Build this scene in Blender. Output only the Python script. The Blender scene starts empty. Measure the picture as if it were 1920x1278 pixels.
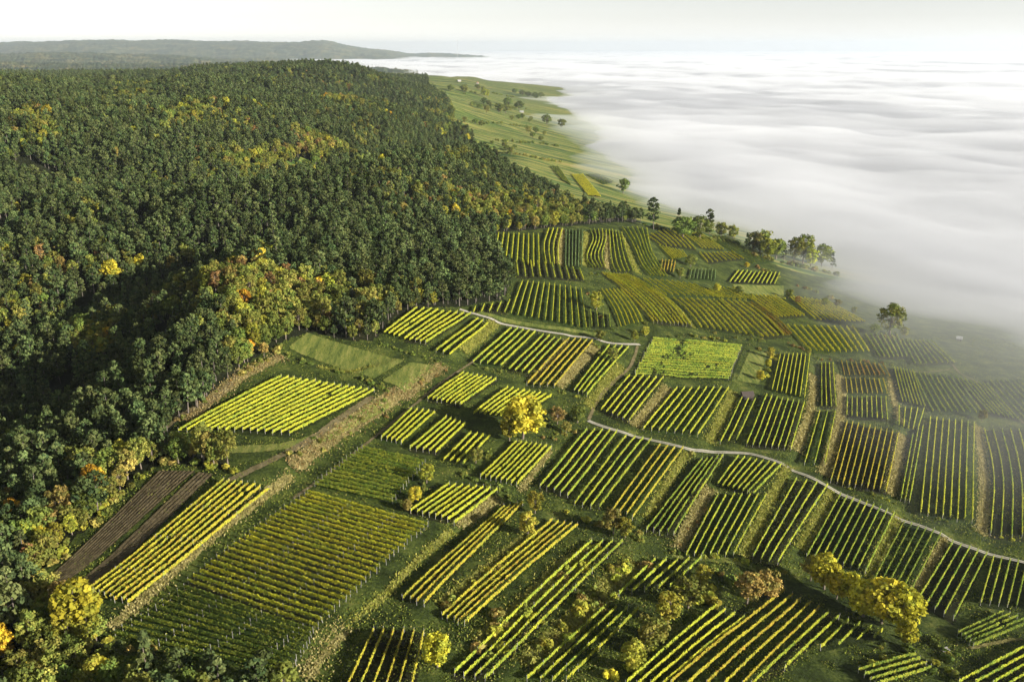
import bpy, math, random, time
import numpy as np
T0 = time.time()
rng = np.random.default_rng(7)
random.seed(7)
S = bpy.context.scene
C = S.collection

# ------------------------------------------------------------------ camera, sky, sun, exposure
CAM_Z = 130.0                       # metres above the nearest vineyards
FPX = 1663.0                        # focal length in pixels of the 1920 wide photograph
PITCH = math.radians(18.3)
cam_data = bpy.data.cameras.new("camera")
cam_data.sensor_width = 36.0
cam_data.lens = 36.0 * FPX / 1920.0
cam_data.clip_start = 1.0
cam_data.clip_end = 120000.0
cam = bpy.data.objects.new("camera", cam_data)
C.objects.link(cam)
cam.location = (0, 0, CAM_Z)
cam.rotation_euler = (math.pi / 2 - PITCH, 0, 0)
S.camera = cam

SUN_AZ = math.radians(-26.0)        # direction the light comes from, measured from +X (to the right of the view)
SUN_EL = math.radians(16.5)
world = bpy.data.worlds.new("World")
S.world = world
world.use_nodes = True
wn = world.node_tree.nodes
wl = world.node_tree.links
wn.clear()
sky = wn.new("ShaderNodeTexSky")
sky.sky_type = 'NISHITA'
sky.sun_disc = False
sky.sun_elevation = SUN_EL
sky.sun_rotation = math.pi / 2 - SUN_AZ
sky.altitude = 300
sky.air_density = 1.0
sky.dust_density = 0.0
sky.ozone_density = 1.0
bg = wn.new("ShaderNodeBackground")
bg.inputs["Strength"].default_value = 0.06
wo = wn.new("ShaderNodeOutputWorld")
hsv = wn.new("ShaderNodeHueSaturation")      # thin high overcast: a paler sky than clear air gives
hsv.inputs["Saturation"].default_value = 0.22
wl.new(sky.outputs[0], hsv.inputs["Color"])
wl.new(hsv.outputs[0], bg.inputs[0])
wl.new(bg.outputs[0], wo.inputs[0])
sun_data = bpy.data.lights.new("sun", 'SUN')
sun_data.energy = 5.0
sun_data.angle = math.radians(0.5)
sun_data.color = (1.0, 0.945, 0.86)
sun = bpy.data.objects.new("sun", sun_data)
C.objects.link(sun)
sun.location = (300, 0, 400)
from mathutils import Vector
sdir = Vector((math.cos(SUN_AZ) * math.cos(SUN_EL), math.sin(SUN_AZ) * math.cos(SUN_EL), math.sin(SUN_EL)))
sun.rotation_euler = sdir.to_track_quat('Z', 'Y').to_euler()
S.view_settings.view_transform = 'Standard'
S.view_settings.look = 'None'
S.view_settings.gamma = 1.0
S.view_settings.use_curve_mapping = False
S.view_settings.exposure = 1.22
S.render.engine = 'CYCLES'
S.cycles.use_denoising = True
S.cycles.max_bounces = 8
S.cycles.diffuse_bounces = 3
S.cycles.transmission_bounces = 4
S.cycles.volume_bounces = 6
S.cycles.use_adaptive_sampling = True
S.cycles.adaptive_threshold = 0.02
S.cycles.caustics_reflective = False
S.cycles.caustics_refractive = False

# ------------------------------------------------------------------ materials
def mat(name):
    m = bpy.data.materials.new(name)
    m.use_nodes = True
    m.node_tree.nodes.clear()
    return m, m.node_tree.nodes, m.node_tree.links
def ramp(nd, stops):
    r = nd.new("ShaderNodeValToRGB")
    e = r.color_ramp.elements
    while len(e) > 1: e.remove(e[-1])
    e[0].position, e[0].color = stops[0][0], (*stops[0][1], 1)
    for p, c in stops[1:]:
        x = e.new(p); x.color = (*c, 1)
    return r
def noise(nd, lk, scale, detail=4, rough=0.6, vec=None):
    n = nd.new("ShaderNodeTexNoise")
    n.inputs["Scale"].default_value = scale
    n.inputs["Detail"].default_value = detail
    n.inputs["Roughness"].default_value = rough
    if vec is not None: lk.new(vec, n.inputs["Vector"])
    return n
def ground_mat(name, stops, scale, bump=0.5, bscale=1.2, stretch=None, ragged=False, gain=1.7):
    """Ground cover: two octaves of mottling from the place's own coordinates, plus fine relief."""
    m, nd, lk = mat(name)
    out = nd.new("ShaderNodeOutputMaterial")
    b = nd.new("ShaderNodeBsdfPrincipled")
    b.inputs["Roughness"].default_value = 0.95
    b.inputs["Specular IOR Level"].default_value = 0.1
    g = nd.new("ShaderNodeNewGeometry")
    vec = g.outputs["Position"]
    if stretch:
        mp = nd.new("ShaderNodeMapping"); mp.inputs["Rotation"].default_value = (0, 0, stretch[0])
        mp.inputs["Scale"].default_value = (stretch[1], stretch[2], 1)
        lk.new(vec, mp.inputs["Vector"]); vec = mp.outputs[0]
    n1 = noise(nd, lk, scale, 6, 0.65, vec)
    n2 = noise(nd, lk, scale * 9, 3, 0.6, vec)
    mx = nd.new("ShaderNodeMath"); mx.operation = 'MULTIPLY_ADD'
    lk.new(n2.outputs[0], mx.inputs[0]); mx.inputs[1].default_value = 0.55
    lk.new(n1.outputs[0], mx.inputs[2])
    r = ramp(nd, stops)
    sb = nd.new("ShaderNodeMath"); sb.operation = 'MULTIPLY_ADD'
    lk.new(mx.outputs[0], sb.inputs[0]); sb.inputs[1].default_value = gain; sb.inputs[2].default_value = 0.5 - gain * 0.775
    lk.new(sb.outputs[0], r.inputs[0])
    lk.new(r.outputs[0], b.inputs["Base Color"])
    n3 = noise(nd, lk, bscale, 4, 0.7, g.outputs["Position"])
    bp = nd.new("ShaderNodeBump"); bp.inputs["Strength"].default_value = bump; bp.inputs["Distance"].default_value = 0.6
    lk.new(n3.outputs[0], bp.inputs["Height"]); lk.new(bp.outputs[0], b.inputs["Normal"])
    if ragged:      # the cover thins out and ends in tufts towards the edge of its sheet
        ea = nd.new("ShaderNodeAttribute"); ea.attribute_name = "Edge"
        ne = noise(nd, lk, 0.9, 5, 0.7, g.outputs["Position"])
        ad = nd.new("ShaderNodeMath"); ad.operation = 'ADD'; lk.new(ea.outputs["Fac"], ad.inputs[0]); lk.new(ne.outputs[0], ad.inputs[1])
        gt = nd.new("ShaderNodeMath"); gt.operation = 'GREATER_THAN'; lk.new(ad.outputs[0], gt.inputs[0]); gt.inputs[1].default_value = 0.72
        tr = nd.new("ShaderNodeBsdfTransparent"); ms = nd.new("ShaderNodeMixShader")
        lk.new(gt.outputs[0], ms.inputs[0]); lk.new(tr.outputs[0], ms.inputs[1]); lk.new(b.outputs[0], ms.inputs[2]); lk.new(ms.outputs[0], out.inputs[0])
    else:
        lk.new(b.outputs[0], out.inputs[0])
    return m
def leaf_mat(name, attr=None, color=(0.1, 0.1, 0.02), var=0.3, hue=0.03, transl=0.35, seed_random=True):
    """Leaves: diffuse plus light coming through, tinted by the leaf's own colour and by the plant."""
    m, nd, lk = mat(name)
    out = nd.new("ShaderNodeOutputMaterial")
    if attr:
        a = nd.new("ShaderNodeAttribute"); a.attribute_name = attr; col = a.outputs["Color"]
    else:
        a = nd.new("ShaderNodeRGB"); a.outputs[0].default_value = (*color, 1); col = a.outputs[0]
    if seed_random:
        oi = nd.new("ShaderNodeObjectInfo")
        hs = nd.new("ShaderNodeHueSaturation")
        mr = nd.new("ShaderNodeMapRange"); mr.inputs[3].default_value = 1 - var; mr.inputs[4].default_value = 1 + var
        lk.new(oi.outputs["Random"], mr.inputs[0]); lk.new(mr.outputs[0], hs.inputs["Value"])
        fr = nd.new("ShaderNodeMath"); fr.operation = 'MULTIPLY'; fr.inputs[1].default_value = 7.13
        lk.new(oi.outputs["Random"], fr.inputs[0])
        f2 = nd.new("ShaderNodeMath"); f2.operation = 'FRACT'; lk.new(fr.outputs[0], f2.inputs[0])
        mh = nd.new("ShaderNodeMapRange"); mh.inputs[3].default_value = 0.5 - hue; mh.inputs[4].default_value = 0.5 + hue
        lk.new(f2.outputs[0], mh.inputs[0]); lk.new(mh.outputs[0], hs.inputs["Hue"])
        lk.new(col, hs.inputs["Color"]); col = hs.outputs[0]
    d = nd.new("ShaderNodeBsdfDiffuse"); t = nd.new("ShaderNodeBsdfTranslucent")
    lk.new(col, d.inputs[0]); lk.new(col, t.inputs[0])
    mx = nd.new("ShaderNodeMixShader"); mx.inputs[0].default_value = transl
    lk.new(d.outputs[0], mx.inputs[1]); lk.new(t.outputs[0], mx.inputs[2])
    lk.new(mx.outputs[0], out.inputs[0])
    return m
def plain_mat(name, color, rough=0.8, nscale=3.0, amount=0.35):
    m, nd, lk = mat(name)
    out = nd.new("ShaderNodeOutputMaterial")
    b = nd.new("ShaderNodeBsdfPrincipled"); b.inputs["Roughness"].default_value = rough
    tc = nd.new("ShaderNodeTexCoord")
    n = noise(nd, lk, nscale, 5, 0.6, tc.outputs["Object"])
    r = ramp(nd, [(0.3, tuple(c * (1 - amount) for c in color)), (0.7, tuple(min(1, c * (1 + amount)) for c in color))])
    lk.new(n.outputs[0], r.inputs[0]); lk.new(r.outputs[0], b.inputs["Base Color"])
    lk.new(b.outputs[0], out.inputs[0])
    return m
def volume_mat(name, density, color, aniso=0.0):
    m, nd, lk = mat(name)
    out = nd.new("ShaderNodeOutputMaterial")
    v = nd.new("ShaderNodeVolumePrincipled")
    v.inputs["Color"].default_value = (*color, 1)
    v.inputs["Density"].default_value = density
    v.inputs["Anisotropy"].default_value = aniso
    lk.new(v.outputs[0], out.inputs["Volume"])
    return m

# ------------------------------------------------------------------ mesh helpers
def tag(o, label=None, cat=None, group=None, kind=None):
    if label: o["label"] = label
    if cat: o["category"] = cat
    if group: o["group"] = group
    if kind: o["kind"] = kind
    return o
def quads_mesh(name, verts, nf, k=4, col=None):
    """A mesh of nf separate k-gons whose corners follow one another in verts."""
    me = bpy.data.meshes.new(name)
    v = np.ascontiguousarray(verts, dtype=np.float32).reshape(-1, 3)
    me.vertices.add(len(v)); me.vertices.foreach_set("co", v.ravel())
    me.loops.add(nf * k); me.loops.foreach_set("vertex_index", np.arange(nf * k, dtype=np.int32))
    me.polygons.add(nf)
    me.polygons.foreach_set("loop_start", np.arange(0, nf * k, k, dtype=np.int32))
    me.update(calc_edges=True)
    if col is not None:
        ca = me.color_attributes.new("Col", 'FLOAT_COLOR', 'POINT')
        c4 = np.ones((len(v), 4), dtype=np.float32); c4[:, :3] = np.repeat(col, k, axis=0)
        ca.data.foreach_set("color", c4.ravel())
    return me
def grid_mesh(name, P, smooth=True):
    """A sheet from an array of points P[i, j, 3]."""
    n, m = P.shape[:2]
    me = bpy.data.meshes.new(name)
    me.vertices.add(n * m); me.vertices.foreach_set("co", np.ascontiguousarray(P, dtype=np.float32).ravel())
    i, j = np.meshgrid(np.arange(n - 1), np.arange(m - 1), indexing='ij')
    a = (i * m + j).ravel()
    f = np.stack([a, a + 1, a + m + 1, a + m], 1).astype(np.int32)
    me.loops.add(f.size); me.loops.foreach_set("vertex_index", f.ravel())
    me.polygons.add(len(f)); me.polygons.foreach_set("loop_start", np.arange(0, f.size, 4, dtype=np.int32))
    if smooth: me.polygons.foreach_set("use_smooth", np.ones(len(f), dtype=bool))
    me.update(calc_edges=True)
    return me
def py_mesh(name, verts, faces, m=None, smooth=False):
    me = bpy.data.meshes.new(name)
    me.from_pydata([tuple(v) for v in verts], [], [tuple(f) for f in faces])
    if smooth: me.polygons.foreach_set("use_smooth", [True] * len(me.polygons))
    if m: me.materials.append(m)
    me.update()
    return me
def link(name, me, parent=None, loc=None):
    o = bpy.data.objects.new(name, me); C.objects.link(o)
    if parent is not None: o.parent = parent
    if loc is not None: o.location = loc
    return o

# ------------------------------------------------------------------ the land: heights
def ray(u, v):
    r = (np.asarray(u, float) - 960) / FPX; p = (639 - np.asarray(v, float)) / FPX
    return np.stack([r, math.cos(PITCH) + p * math.sin(PITCH), -math.sin(PITCH) + p * math.cos(PITCH)], -1)
def at_height(u, v, z):
    d = ray(u, v); t = (z - CAM_Z) / d[2]
    return d[0] * t, d[1] * t
FOG_Z = -45.0
SURVEY = []      # spot heights of the slope: seen along a bearing (photograph u, v) with height z
for v, row in {
    1278: [(0, 2), (480, 2), (960, 0), (1440, -4), (1920, -10)],
    1100: [(0, 3), (300, 4), (600, 3), (960, -1), (1300, -6), (1600, -12), (1920, -18)],
    900: [(0, 0), (250, 8), (550, 8), (800, 3), (1100, -4), (1400, -12), (1700, -22), (1920, -30)],
    750: [(0, 0), (150, 2), (300, 13), (450, 14), (700, 10), (900, 5), (1100, -2), (1400, -15), (1700, -31), (1880, -39)],
    620: [(0, 10), (200, 13), (400, 20), (600, 19), (750, 16), (900, 10), (1100, 2), (1300, -10), (1500, -25), (1680, -39)],
    530: [(0, 22), (300, 22), (600, 24), (800, 21), (930, 15), (1100, 6), (1300, -14), (1450, -32)],
    440: [(0, 32), (400, 30), (700, 28), (935, 18), (1100, 8), (1210, 1), (1330, -24)],
    350: [(0, 46), (400, 42), (700, 34), (850, 24), (1000, 6), (1100, -17)],
    250: [(0, 66), (300, 62), (600, 55), (800, 38), (880, 8), (1000, -22)],
    180: [(0, 85), (300, 82), (600, 74), (750, 50), (830, 20), (950, -25)],
    168: [(0, 84), (220, 85), (430, 82)],
    131: [(560, 84), (650, 90)],
    152: [(740, 66)],
}.items():
    for u, z in row: SURVEY.append((*at_height(u, v, z), z))
for u, v in ((1925, 690), (1500, 505), (1420, 455), (1270, 395), (1190, 370), (1120, 300), (1075, 240), (1050, 200)):
    SURVEY.append((*at_height(u, v, FOG_Z + 3), FOG_Z + 3))
SURVEY += [(600, 500, -80), (600, 1000, -85), (500, 2000, -90), (600, 200, -70), (900, 3000, -100), (400, 100, -48), (420, 760, -72),
           (-420, 300, 18), (-900, 600, 60), (-900, 1100, 74), (-1200, 1900, 60), (-420, 1330, 72), (-700, 1330, 70), (-260, 90, 6), (-110, 60, 2), (120, 60, -6),
           (-620, 1600, 60), (-520, 2600, 40), (-250, 2600, 45), (-900, 3200, 30), (0, 2600, -12), (-100, 3600, 4), (-170, 4200, -8), (60, 3400, -32),
           (-300, 5200, -60), (400, 5200, -100), (-1500, 5200, -20), (1500, 5200, -110), (2500, 1500, -110), (-2500, 1500, 110), (2500, 100, -100), (-1200, 60, 40)]
SV = np.array(SURVEY)
def st(x, y):
    w = np.asarray(y, float) + 150.0
    return np.stack([np.asarray(x, float) / w * 2.0, np.log(w) * 1.6], -1)
def tps(r2):
    return 0.5 * r2 * np.log(r2 + 1e-9)
_q = st(SV[:, 0], SV[:, 1]); _n = len(_q)
_K = tps(((_q[:, None] - _q[None]) ** 2).sum(-1)) + np.eye(_n) * 0.004
_Pm = np.concatenate([np.ones((_n, 1)), _q], 1)
_A = np.block([[_K, _Pm], [_Pm.T, np.zeros((3, 3))]])
_w = np.linalg.solve(_A, np.concatenate([SV[:, 2], np.zeros(3)]))
def vnoise(x, y, scale, seed=0):
    """Smooth value noise in -1..1."""
    r = np.random.default_rng(seed); tab = r.uniform(-1, 1, (256, 256))
    x = np.asarray(x, float) / scale + 1000.3; y = np.asarray(y, float) / scale + 1000.7
    xi = np.floor(x).astype(int); yi = np.floor(y).astype(int)
    fx = x - xi; fy = y - yi
    fx = fx * fx * (3 - 2 * fx); fy = fy * fy * (3 - 2 * fy)
    a = tab[xi % 256, yi % 256]; b = tab[(xi + 1) % 256, yi % 256]; c = tab[xi % 256, (yi + 1) % 256]; d = tab[(xi + 1) % 256, (yi + 1) % 256]
    return (a * (1 - fx) + b * fx) * (1 - fy) + (c * (1 - fx) + d * fx) * fy
def slope(x, y):
    x = np.asarray(x, float); y = np.asarray(y, float)
    sh = np.broadcast(x, y).shape
    q = st(np.broadcast_to(x, sh).ravel(), np.broadcast_to(y, sh).ravel())
    out = np.empty(len(q))
    for k in range(0, len(q), 40000):
        c = q[k:k + 40000]
        out[k:k + 40000] = tps(((c[:, None] - _q[None]) ** 2).sum(-1)) @ _w[:_n] + _w[_n] + c @ _w[_n + 1:]
    return out.reshape(sh)
def first_guess(u, v):
    """Where the bearing through (u, v) first meets the smooth slope."""
    d = ray(u, v)
    t = np.concatenate([np.arange(120, 900, 3.0), np.arange(900, 6000, 15.0)])
    P = d[None] * t[:, None]
    below = (P[:, 2] + CAM_Z) < slope(P[:, 0], P[:, 1])
    k = int(np.argmax(below)) if below.any() else len(t) - 1
    return P[k, 0], P[k, 1]
# banks between the terraces: (points along the bank as seen, width m, drop m, cover)
BANKS = [
    ([(928, 606), (868, 664)], 5.5, 1.6, 'g'),
    ([(1165, 686), (1101, 766)], 5.0, 1.6, 'g'),
    ([(1253, 724), (1190, 803)], 4.5, 1.5, 't'),
    ([(1376, 738), (1330, 830)], 4.5, 1.5, 'g'),
    ([(1288, 853), (1212, 976)], 3.2, 1.3, 'g'),
    ([(1331, 915), (1270, 1030)], 4.5, 1.4, 't'),
    ([(1477, 880), (1392, 1050)], 4.0, 1.4, 'g'),
    ([(1562, 925), (1500, 1036)], 4.5, 1.5, 'g'),
    ([(1684, 968), (1628, 1085)], 3.5, 1.3, 'g'),
    ([(1774, 1006), (1708, 1125)], 3.0, 1.2, 't'),
    ([(1524, 708), (1524, 765), (1492, 848)], 4.2, 1.4, 't'),
    ([(1574, 704), (1580, 765), (1567, 820), (1543, 897)], 4.6, 1.5, 't'),
    ([(1693, 818), (1670, 930)], 4.5, 1.4, 't'),
    ([(1834, 800), (1847, 900), (1841, 1000)], 4.0, 1.2, 't'),
    ([(1668, 712), (1678, 760), (1690, 800)], 3.2, 1.0, 't'),
    ([(1063, 640), (1058, 660), (990, 722)], 2.5, 0.8, 't'),
    ([(1118, 650), (1092, 678), (1046, 730)], 4.5, 1.5, 't'),
    ([(1056, 432), (1050, 460), (1049, 500)], 4.5, 1.2, 't'),
    ([(1100, 436), (1097, 470), (1093, 500)], 4.0, 1.2, 'g'),
    ([(1138, 440), (1140, 470), (1137, 505)], 3.6, 1.2, 't'),
    ([(1165, 440), (1182, 478), (1196, 512)], 3.6, 1.1, 'g'),
    ([(1186, 538), (1240, 556), (1278, 588), (1302, 618)], 3.0, 1.0, 'g'),
    ([(753, 738), (690, 776), (610, 830), (548, 884)], 6.0, 2.2, 'd'),
    ([(832, 690), (780, 728), (752, 742)], 5.0, 0.9, 'd'),
    ([(548, 888), (480, 950), (380, 1032), (300, 1098), (205, 1180)], 3.6, 0.9, 't'),
    ([(933, 938), (856, 996)], 4.6, 1.4, 't'),
    ([(848, 1000), (772, 1072), (728, 1130), (648, 1184)], 2.8, 0.8, 'g'),
    ([(1034, 848), (1000, 890), (975, 922)], 2.4, 0.8, 't'),
    ([(648, 1188), (600, 1240), (570, 1278)], 5.0, 1.4, 't'),
    ([(530, 676), (480, 700), (420, 742), (350, 796)], 5.0, 0.6, 'd'),
    ([(1010, 1000), (900, 1092), (830, 1150)], 5.5, 1.6, 's'),
    ([(1105, 1032), (1000, 1130), (900, 1216)], 6.5, 1.7, 's'),
    ([(1190, 1050), (1080, 1160), (985, 1255)], 7.0, 1.7, 's'),
    ([(700, 690), (650, 705), (600, 690)], 3.0, -0.9, 'g'),
]
def axis(lo, a, b, hi, step, growth):
    mid = list(np.arange(a, b, step))
    up = [mid[-1]]; s = step
    while up[-1] < hi: s *= growth; up.append(up[-1] + s)
    dn = [a]; s = step
    while dn[-1] > lo: s *= growth; dn.append(dn[-1] - s)
    return np.array(dn[:0:-1] + mid + up[1:])
GX = axis(-2600, -125, 310, 2600, 1.75, 1.035)
GY = axis(60, 130, 640, 5600, 1.75, 1.022)
GXX, GYY = np.meshgrid(GX, GY, indexing='ij')
GZ = slope(GXX, GYY)
GZ += vnoise(GXX, GYY, 38, 1) * 0.5 + vnoise(GXX, GYY, 14, 2) * 0.14
GZ += vnoise(GXX, GYY, 150, 3) * np.clip((GYY - 500) / 500, 0, 1) * (2.0 + 7.0 * np.clip(-GXX / 160, 0, 1))
GZ += vnoise(GXX, GYY, 70, 4) * np.clip((GYY - 350) / 300, 0, 1) * np.clip(-GXX / 120, 0, 1) * 4.0
def resample(P, step):
    P = np.asarray(P, float); seg = np.hypot(*np.diff(P[:, :2], axis=0).T); s = np.concatenate([[0], np.cumsum(seg)])
    n = max(2, int(round(s[-1] / step)) + 1); q = np.linspace(0, s[-1], n)
    return np.stack([np.interp(q, s, P[:, k]) for k in range(P.shape[1])], 1)
def smooth_line(P, it=2):
    P = np.asarray(P, float)
    for _ in range(it):
        if len(P) < 3: break
        Q = [P[0]]
        for a, b in zip(P[:-1], P[1:]): Q += [a * 0.75 + b * 0.25, a * 0.25 + b * 0.75]
        P = np.array(Q + [P[-1]])
    return P
def add_step(P, drop, width, reach=16.0):
    """A terrace edge: the ground falls by `drop` from the left to the right of line P, over `width`."""
    P = resample(P, 3.0)
    i0, i1 = np.searchsorted(GX, [P[:, 0].min() - 40, P[:, 0].max() + 40]); j0, j1 = np.searchsorted(GY, [P[:, 1].min() - 40, P[:, 1].max() + 40])
    x, y = GXX[i0:i1, j0:j1], GYY[i0:i1, j0:j1]
    best = np.full(x.shape, 1e9); sgn = np.zeros(x.shape)
    for a, b in zip(P[:-1], P[1:]):
        d = b - a; L2 = d @ d
        t = np.clip(((x - a[0]) * d[0] + (y - a[1]) * d[1]) / L2, 0, 1)
        ex, ey = x - a[0] - t * d[0], y - a[1] - t * d[1]
        r = np.hypot(ex, ey); m = r < best
        best[m] = r[m]; sgn[m] = (ex * d[1] - ey * d[0])[m] / math.sqrt(L2)
    flip = 1.0 if (P[-1] - P[0])[1] > 0 else -1.0
    s = sgn * flip
    GZ[i0:i1, j0:j1] += -0.5 * drop * np.tanh(s / (width * 0.42)) * np.exp(-np.maximum(best - width * 0.5, 0) / reach)
# folds of the wooded hills: crest and valley lines as seen, height, half width
for pts, dz, hw in (([(905, 335), (720, 395), (560, 415), (420, 440)], 20, 32), ([(620, 480), (470, 540), (400, 630), (330, 700)], 11, 24), ([(560, 205), (330, 245), (120, 285), (-60, 300)], 15, 42),
                    ([(880, 262), (720, 292), (570, 310), (420, 335), (250, 350)], -22, 42), ([(480, 470), (330, 500), (150, 560), (-40, 590)], -17, 28), ([(270, 690), (120, 730), (-60, 740)], -14, 22), ([(700, 165), (560, 190), (430, 200), (300, 185)], -15, 60),
                    ([(250, 395), (120, 430), (-60, 450)], 8, 30)):
    P = resample(smooth_line([first_guess(u, v) for u, v in pts]), 12.0); b = np.full(GZ.shape, 1e9)
    for a in P: b = np.minimum(b, np.hypot(GXX - a[0], GYY - a[1]))
    GZ += dz * np.exp(-(b / hw) ** 2) * np.clip((60 - GXX) / 60, 0, 1)
BANK_XY = []
for pts, w, drop, cover in BANKS:
    P = smooth_line([first_guess(u, v) for u, v in pts])
    BANK_XY.append(P); add_step(P, drop, w)
def ground(x, y):
    x = np.asarray(x, float); y = np.asarray(y, float)
    i = np.clip(np.searchsorted(GX, x) - 1, 0, len(GX) - 2); j = np.clip(np.searchsorted(GY, y) - 1, 0, len(GY) - 2)
    fx = (x - GX[i]) / (GX[i + 1] - GX[i]); fy = (y - GY[j]) / (GY[j + 1] - GY[j])
    return (GZ[i, j] * (1 - fx) + GZ[i + 1, j] * fx) * (1 - fy) + (GZ[i, j + 1] * (1 - fx) + GZ[i + 1, j + 1] * fx) * fy
_T = np.concatenate([np.arange(120, 900, 1.2), np.arange(900, 5800, 8.0)])
def hit(u, v):
    """The point of the land on the bearing (u, v)."""
    d = ray(u, v); P = d[None] * _T[:, None]
    g = P[:, 2] + CAM_Z - ground(P[:, 0], P[:, 1])
    below = g < 0
    if not below.any(): k = len(_T) - 1; t = _T[k]
    else:
        k = max(1, int(np.argmax(below))); a, b = g[k - 1], g[k]
        t = _T[k - 1] + (_T[k] - _T[k - 1]) * a / (a - b + 1e-9)
    return d[0] * t, d[1] * t
def seen_at(x, y, z):
    """Photograph position of a point and its depth."""
    dz = z - CAM_Z
    f = y * math.cos(PITCH) - dz * math.sin(PITCH); up = y * math.sin(PITCH) + dz * math.cos(PITCH)
    return 960 + FPX * x / f, 639 - FPX * up / f, f
def in_poly(x, y, P):
    x = np.asarray(x); y = np.asarray(y); c = np.zeros(x.shape, bool)
    for (x1, y1), (x2, y2) in zip(P, np.roll(P, -1, 0)):
        m = ((y1 > y) != (y2 > y)) & (x < (x2 - x1) * (y - y1) / (y2 - y1 + 1e-12) + x1)
        c ^= m
    return c

# forest outlines
FOREST = np.array([hit(u, v) for u, v in [(-60, 1150), (40, 1108), (120, 1030), (215, 935), (262, 888), (300, 870), (300, 838), (330, 795), (395, 748), (432, 712), (447, 690), (505, 655), (538, 636),
    (585, 622), (640, 636), (700, 640), (735, 598), (790, 578), (860, 575), (945, 562), (958, 525), (922, 476), (930, 436), (1020, 428), (1110, 421), (1205, 418), (1190, 411), (1150, 408), (1112, 402),
    (1068, 384), (1030, 362), (985, 338), (940, 318), (895, 278), (866, 248), (852, 216), (838, 188), (805, 166)]] + [(-330, 3600), (-3000, 3600), (-3000, 60), (-260, 60)])
COPSE = np.array([hit(u, v) for u, v in [(-60, 1108), (60, 1112), (118, 1118), (185, 1150), (192, 1240), (320, 1282), (470, 1302), (560, 1320)]] + [(-60, 120), (-200, 120)])
HEDGE = np.array([hit(u, v) for u, v in [(298, 842), (425, 852), (430, 880), (395, 878), (300, 868)]])
GLADE = np.array([hit(u, v) for u, v in [(535, 306), (565, 296), (590, 304), (600, 318), (545, 322)]])
def in_forest(x, y):
    return (in_poly(x, y, FOREST) | in_poly(x, y, COPSE) | in_poly(x, y, HEDGE)) & ~in_poly(x, y, GLADE)

# ------------------------------------------------------------------ the land: ground covers
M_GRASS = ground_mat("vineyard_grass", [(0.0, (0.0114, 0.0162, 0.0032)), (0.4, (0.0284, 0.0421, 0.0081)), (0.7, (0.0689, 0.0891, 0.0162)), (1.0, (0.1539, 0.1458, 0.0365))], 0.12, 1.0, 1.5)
M_MEADOW = ground_mat("meadow_grass", [(0.0, (0.0298, 0.0467, 0.0102)), (0.35, (0.0765, 0.1020, 0.0204)), (0.6, (0.1445, 0.1573, 0.0340)), (1.0, (0.2380, 0.2125, 0.0680))], 0.2, 0.5, 1.0, stretch=(0.5, 2.2, 0.3), ragged=True)
M_BANKGREEN = ground_mat("bank_grass", [(0.0, (0.05, 0.06, 0.012)), (0.5, (0.15, 0.155, 0.032)), (1.0, (0.27, 0.25, 0.065))], 0.25, 1.0, 1.8, ragged=True)
M_TAN = ground_mat("dry_grass_bank", [(0.0, (0.07, 0.065, 0.02)), (0.5, (0.20, 0.175, 0.06)), (1.0, (0.36, 0.31, 0.13))], 0.3, 1.0, 1.8, ragged=True)
M_DRY = ground_mat("scrubby_dry_bank", [(0.0, (0.04, 0.036, 0.012)), (0.4, (0.13, 0.112, 0.038)), (0.75, (0.24, 0.20, 0.075)), (1.0, (0.32, 0.275, 0.12))], 0.16, 1.0, 1.4, ragged=True)
M_SOIL = ground_mat("ploughed_soil", [(0.0, (0.035, 0.026, 0.013)), (0.5, (0.085, 0.066, 0.033)), (1.0, (0.15, 0.12, 0.065))], 0.5, 0.8, 1.5)
M_GRAVEL = ground_mat("gravel", [(0.0, (0.1804, 0.1640, 0.1230)), (0.5, (0.3116, 0.2870, 0.2296)), (1.0, (0.4100, 0.3854, 0.3198))], 0.6, 0.3, 2.0)
M_DIRT = ground_mat("earth_track", [(0.0, (0.06, 0.05, 0.022)), (0.5, (0.13, 0.105, 0.05)), (1.0, (0.2, 0.17, 0.09))], 0.4, 0.5, 1.8, ragged=True)
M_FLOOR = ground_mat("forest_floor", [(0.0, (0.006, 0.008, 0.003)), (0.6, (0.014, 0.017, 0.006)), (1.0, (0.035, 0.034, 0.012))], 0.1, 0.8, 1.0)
M_FIELDS = ground_mat("far_fields", [(0.0, (0.02, 0.045, 0.010)), (0.3, (0.055, 0.095, 0.018)), (0.55, (0.11, 0.15, 0.028)), (0.8, (0.19, 0.19, 0.042)), (1.0, (0.25, 0.20, 0.06))], 0.013, 0.2, 0.3, stretch=(0.12, 0.45, 5.5), gain=4.5)
P = np.stack([GXX, GYY, GZ], -1)
me = grid_mesh("ground", P)
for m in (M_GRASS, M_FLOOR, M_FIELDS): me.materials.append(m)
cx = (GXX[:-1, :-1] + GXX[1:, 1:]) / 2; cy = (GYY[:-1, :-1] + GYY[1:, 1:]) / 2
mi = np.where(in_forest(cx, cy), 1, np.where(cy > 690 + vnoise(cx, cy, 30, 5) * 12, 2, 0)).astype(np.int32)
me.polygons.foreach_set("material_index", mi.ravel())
tag(link("ground", me), "green vineyard hillside falling away into the fog", "hillside", kind="structure")

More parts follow.
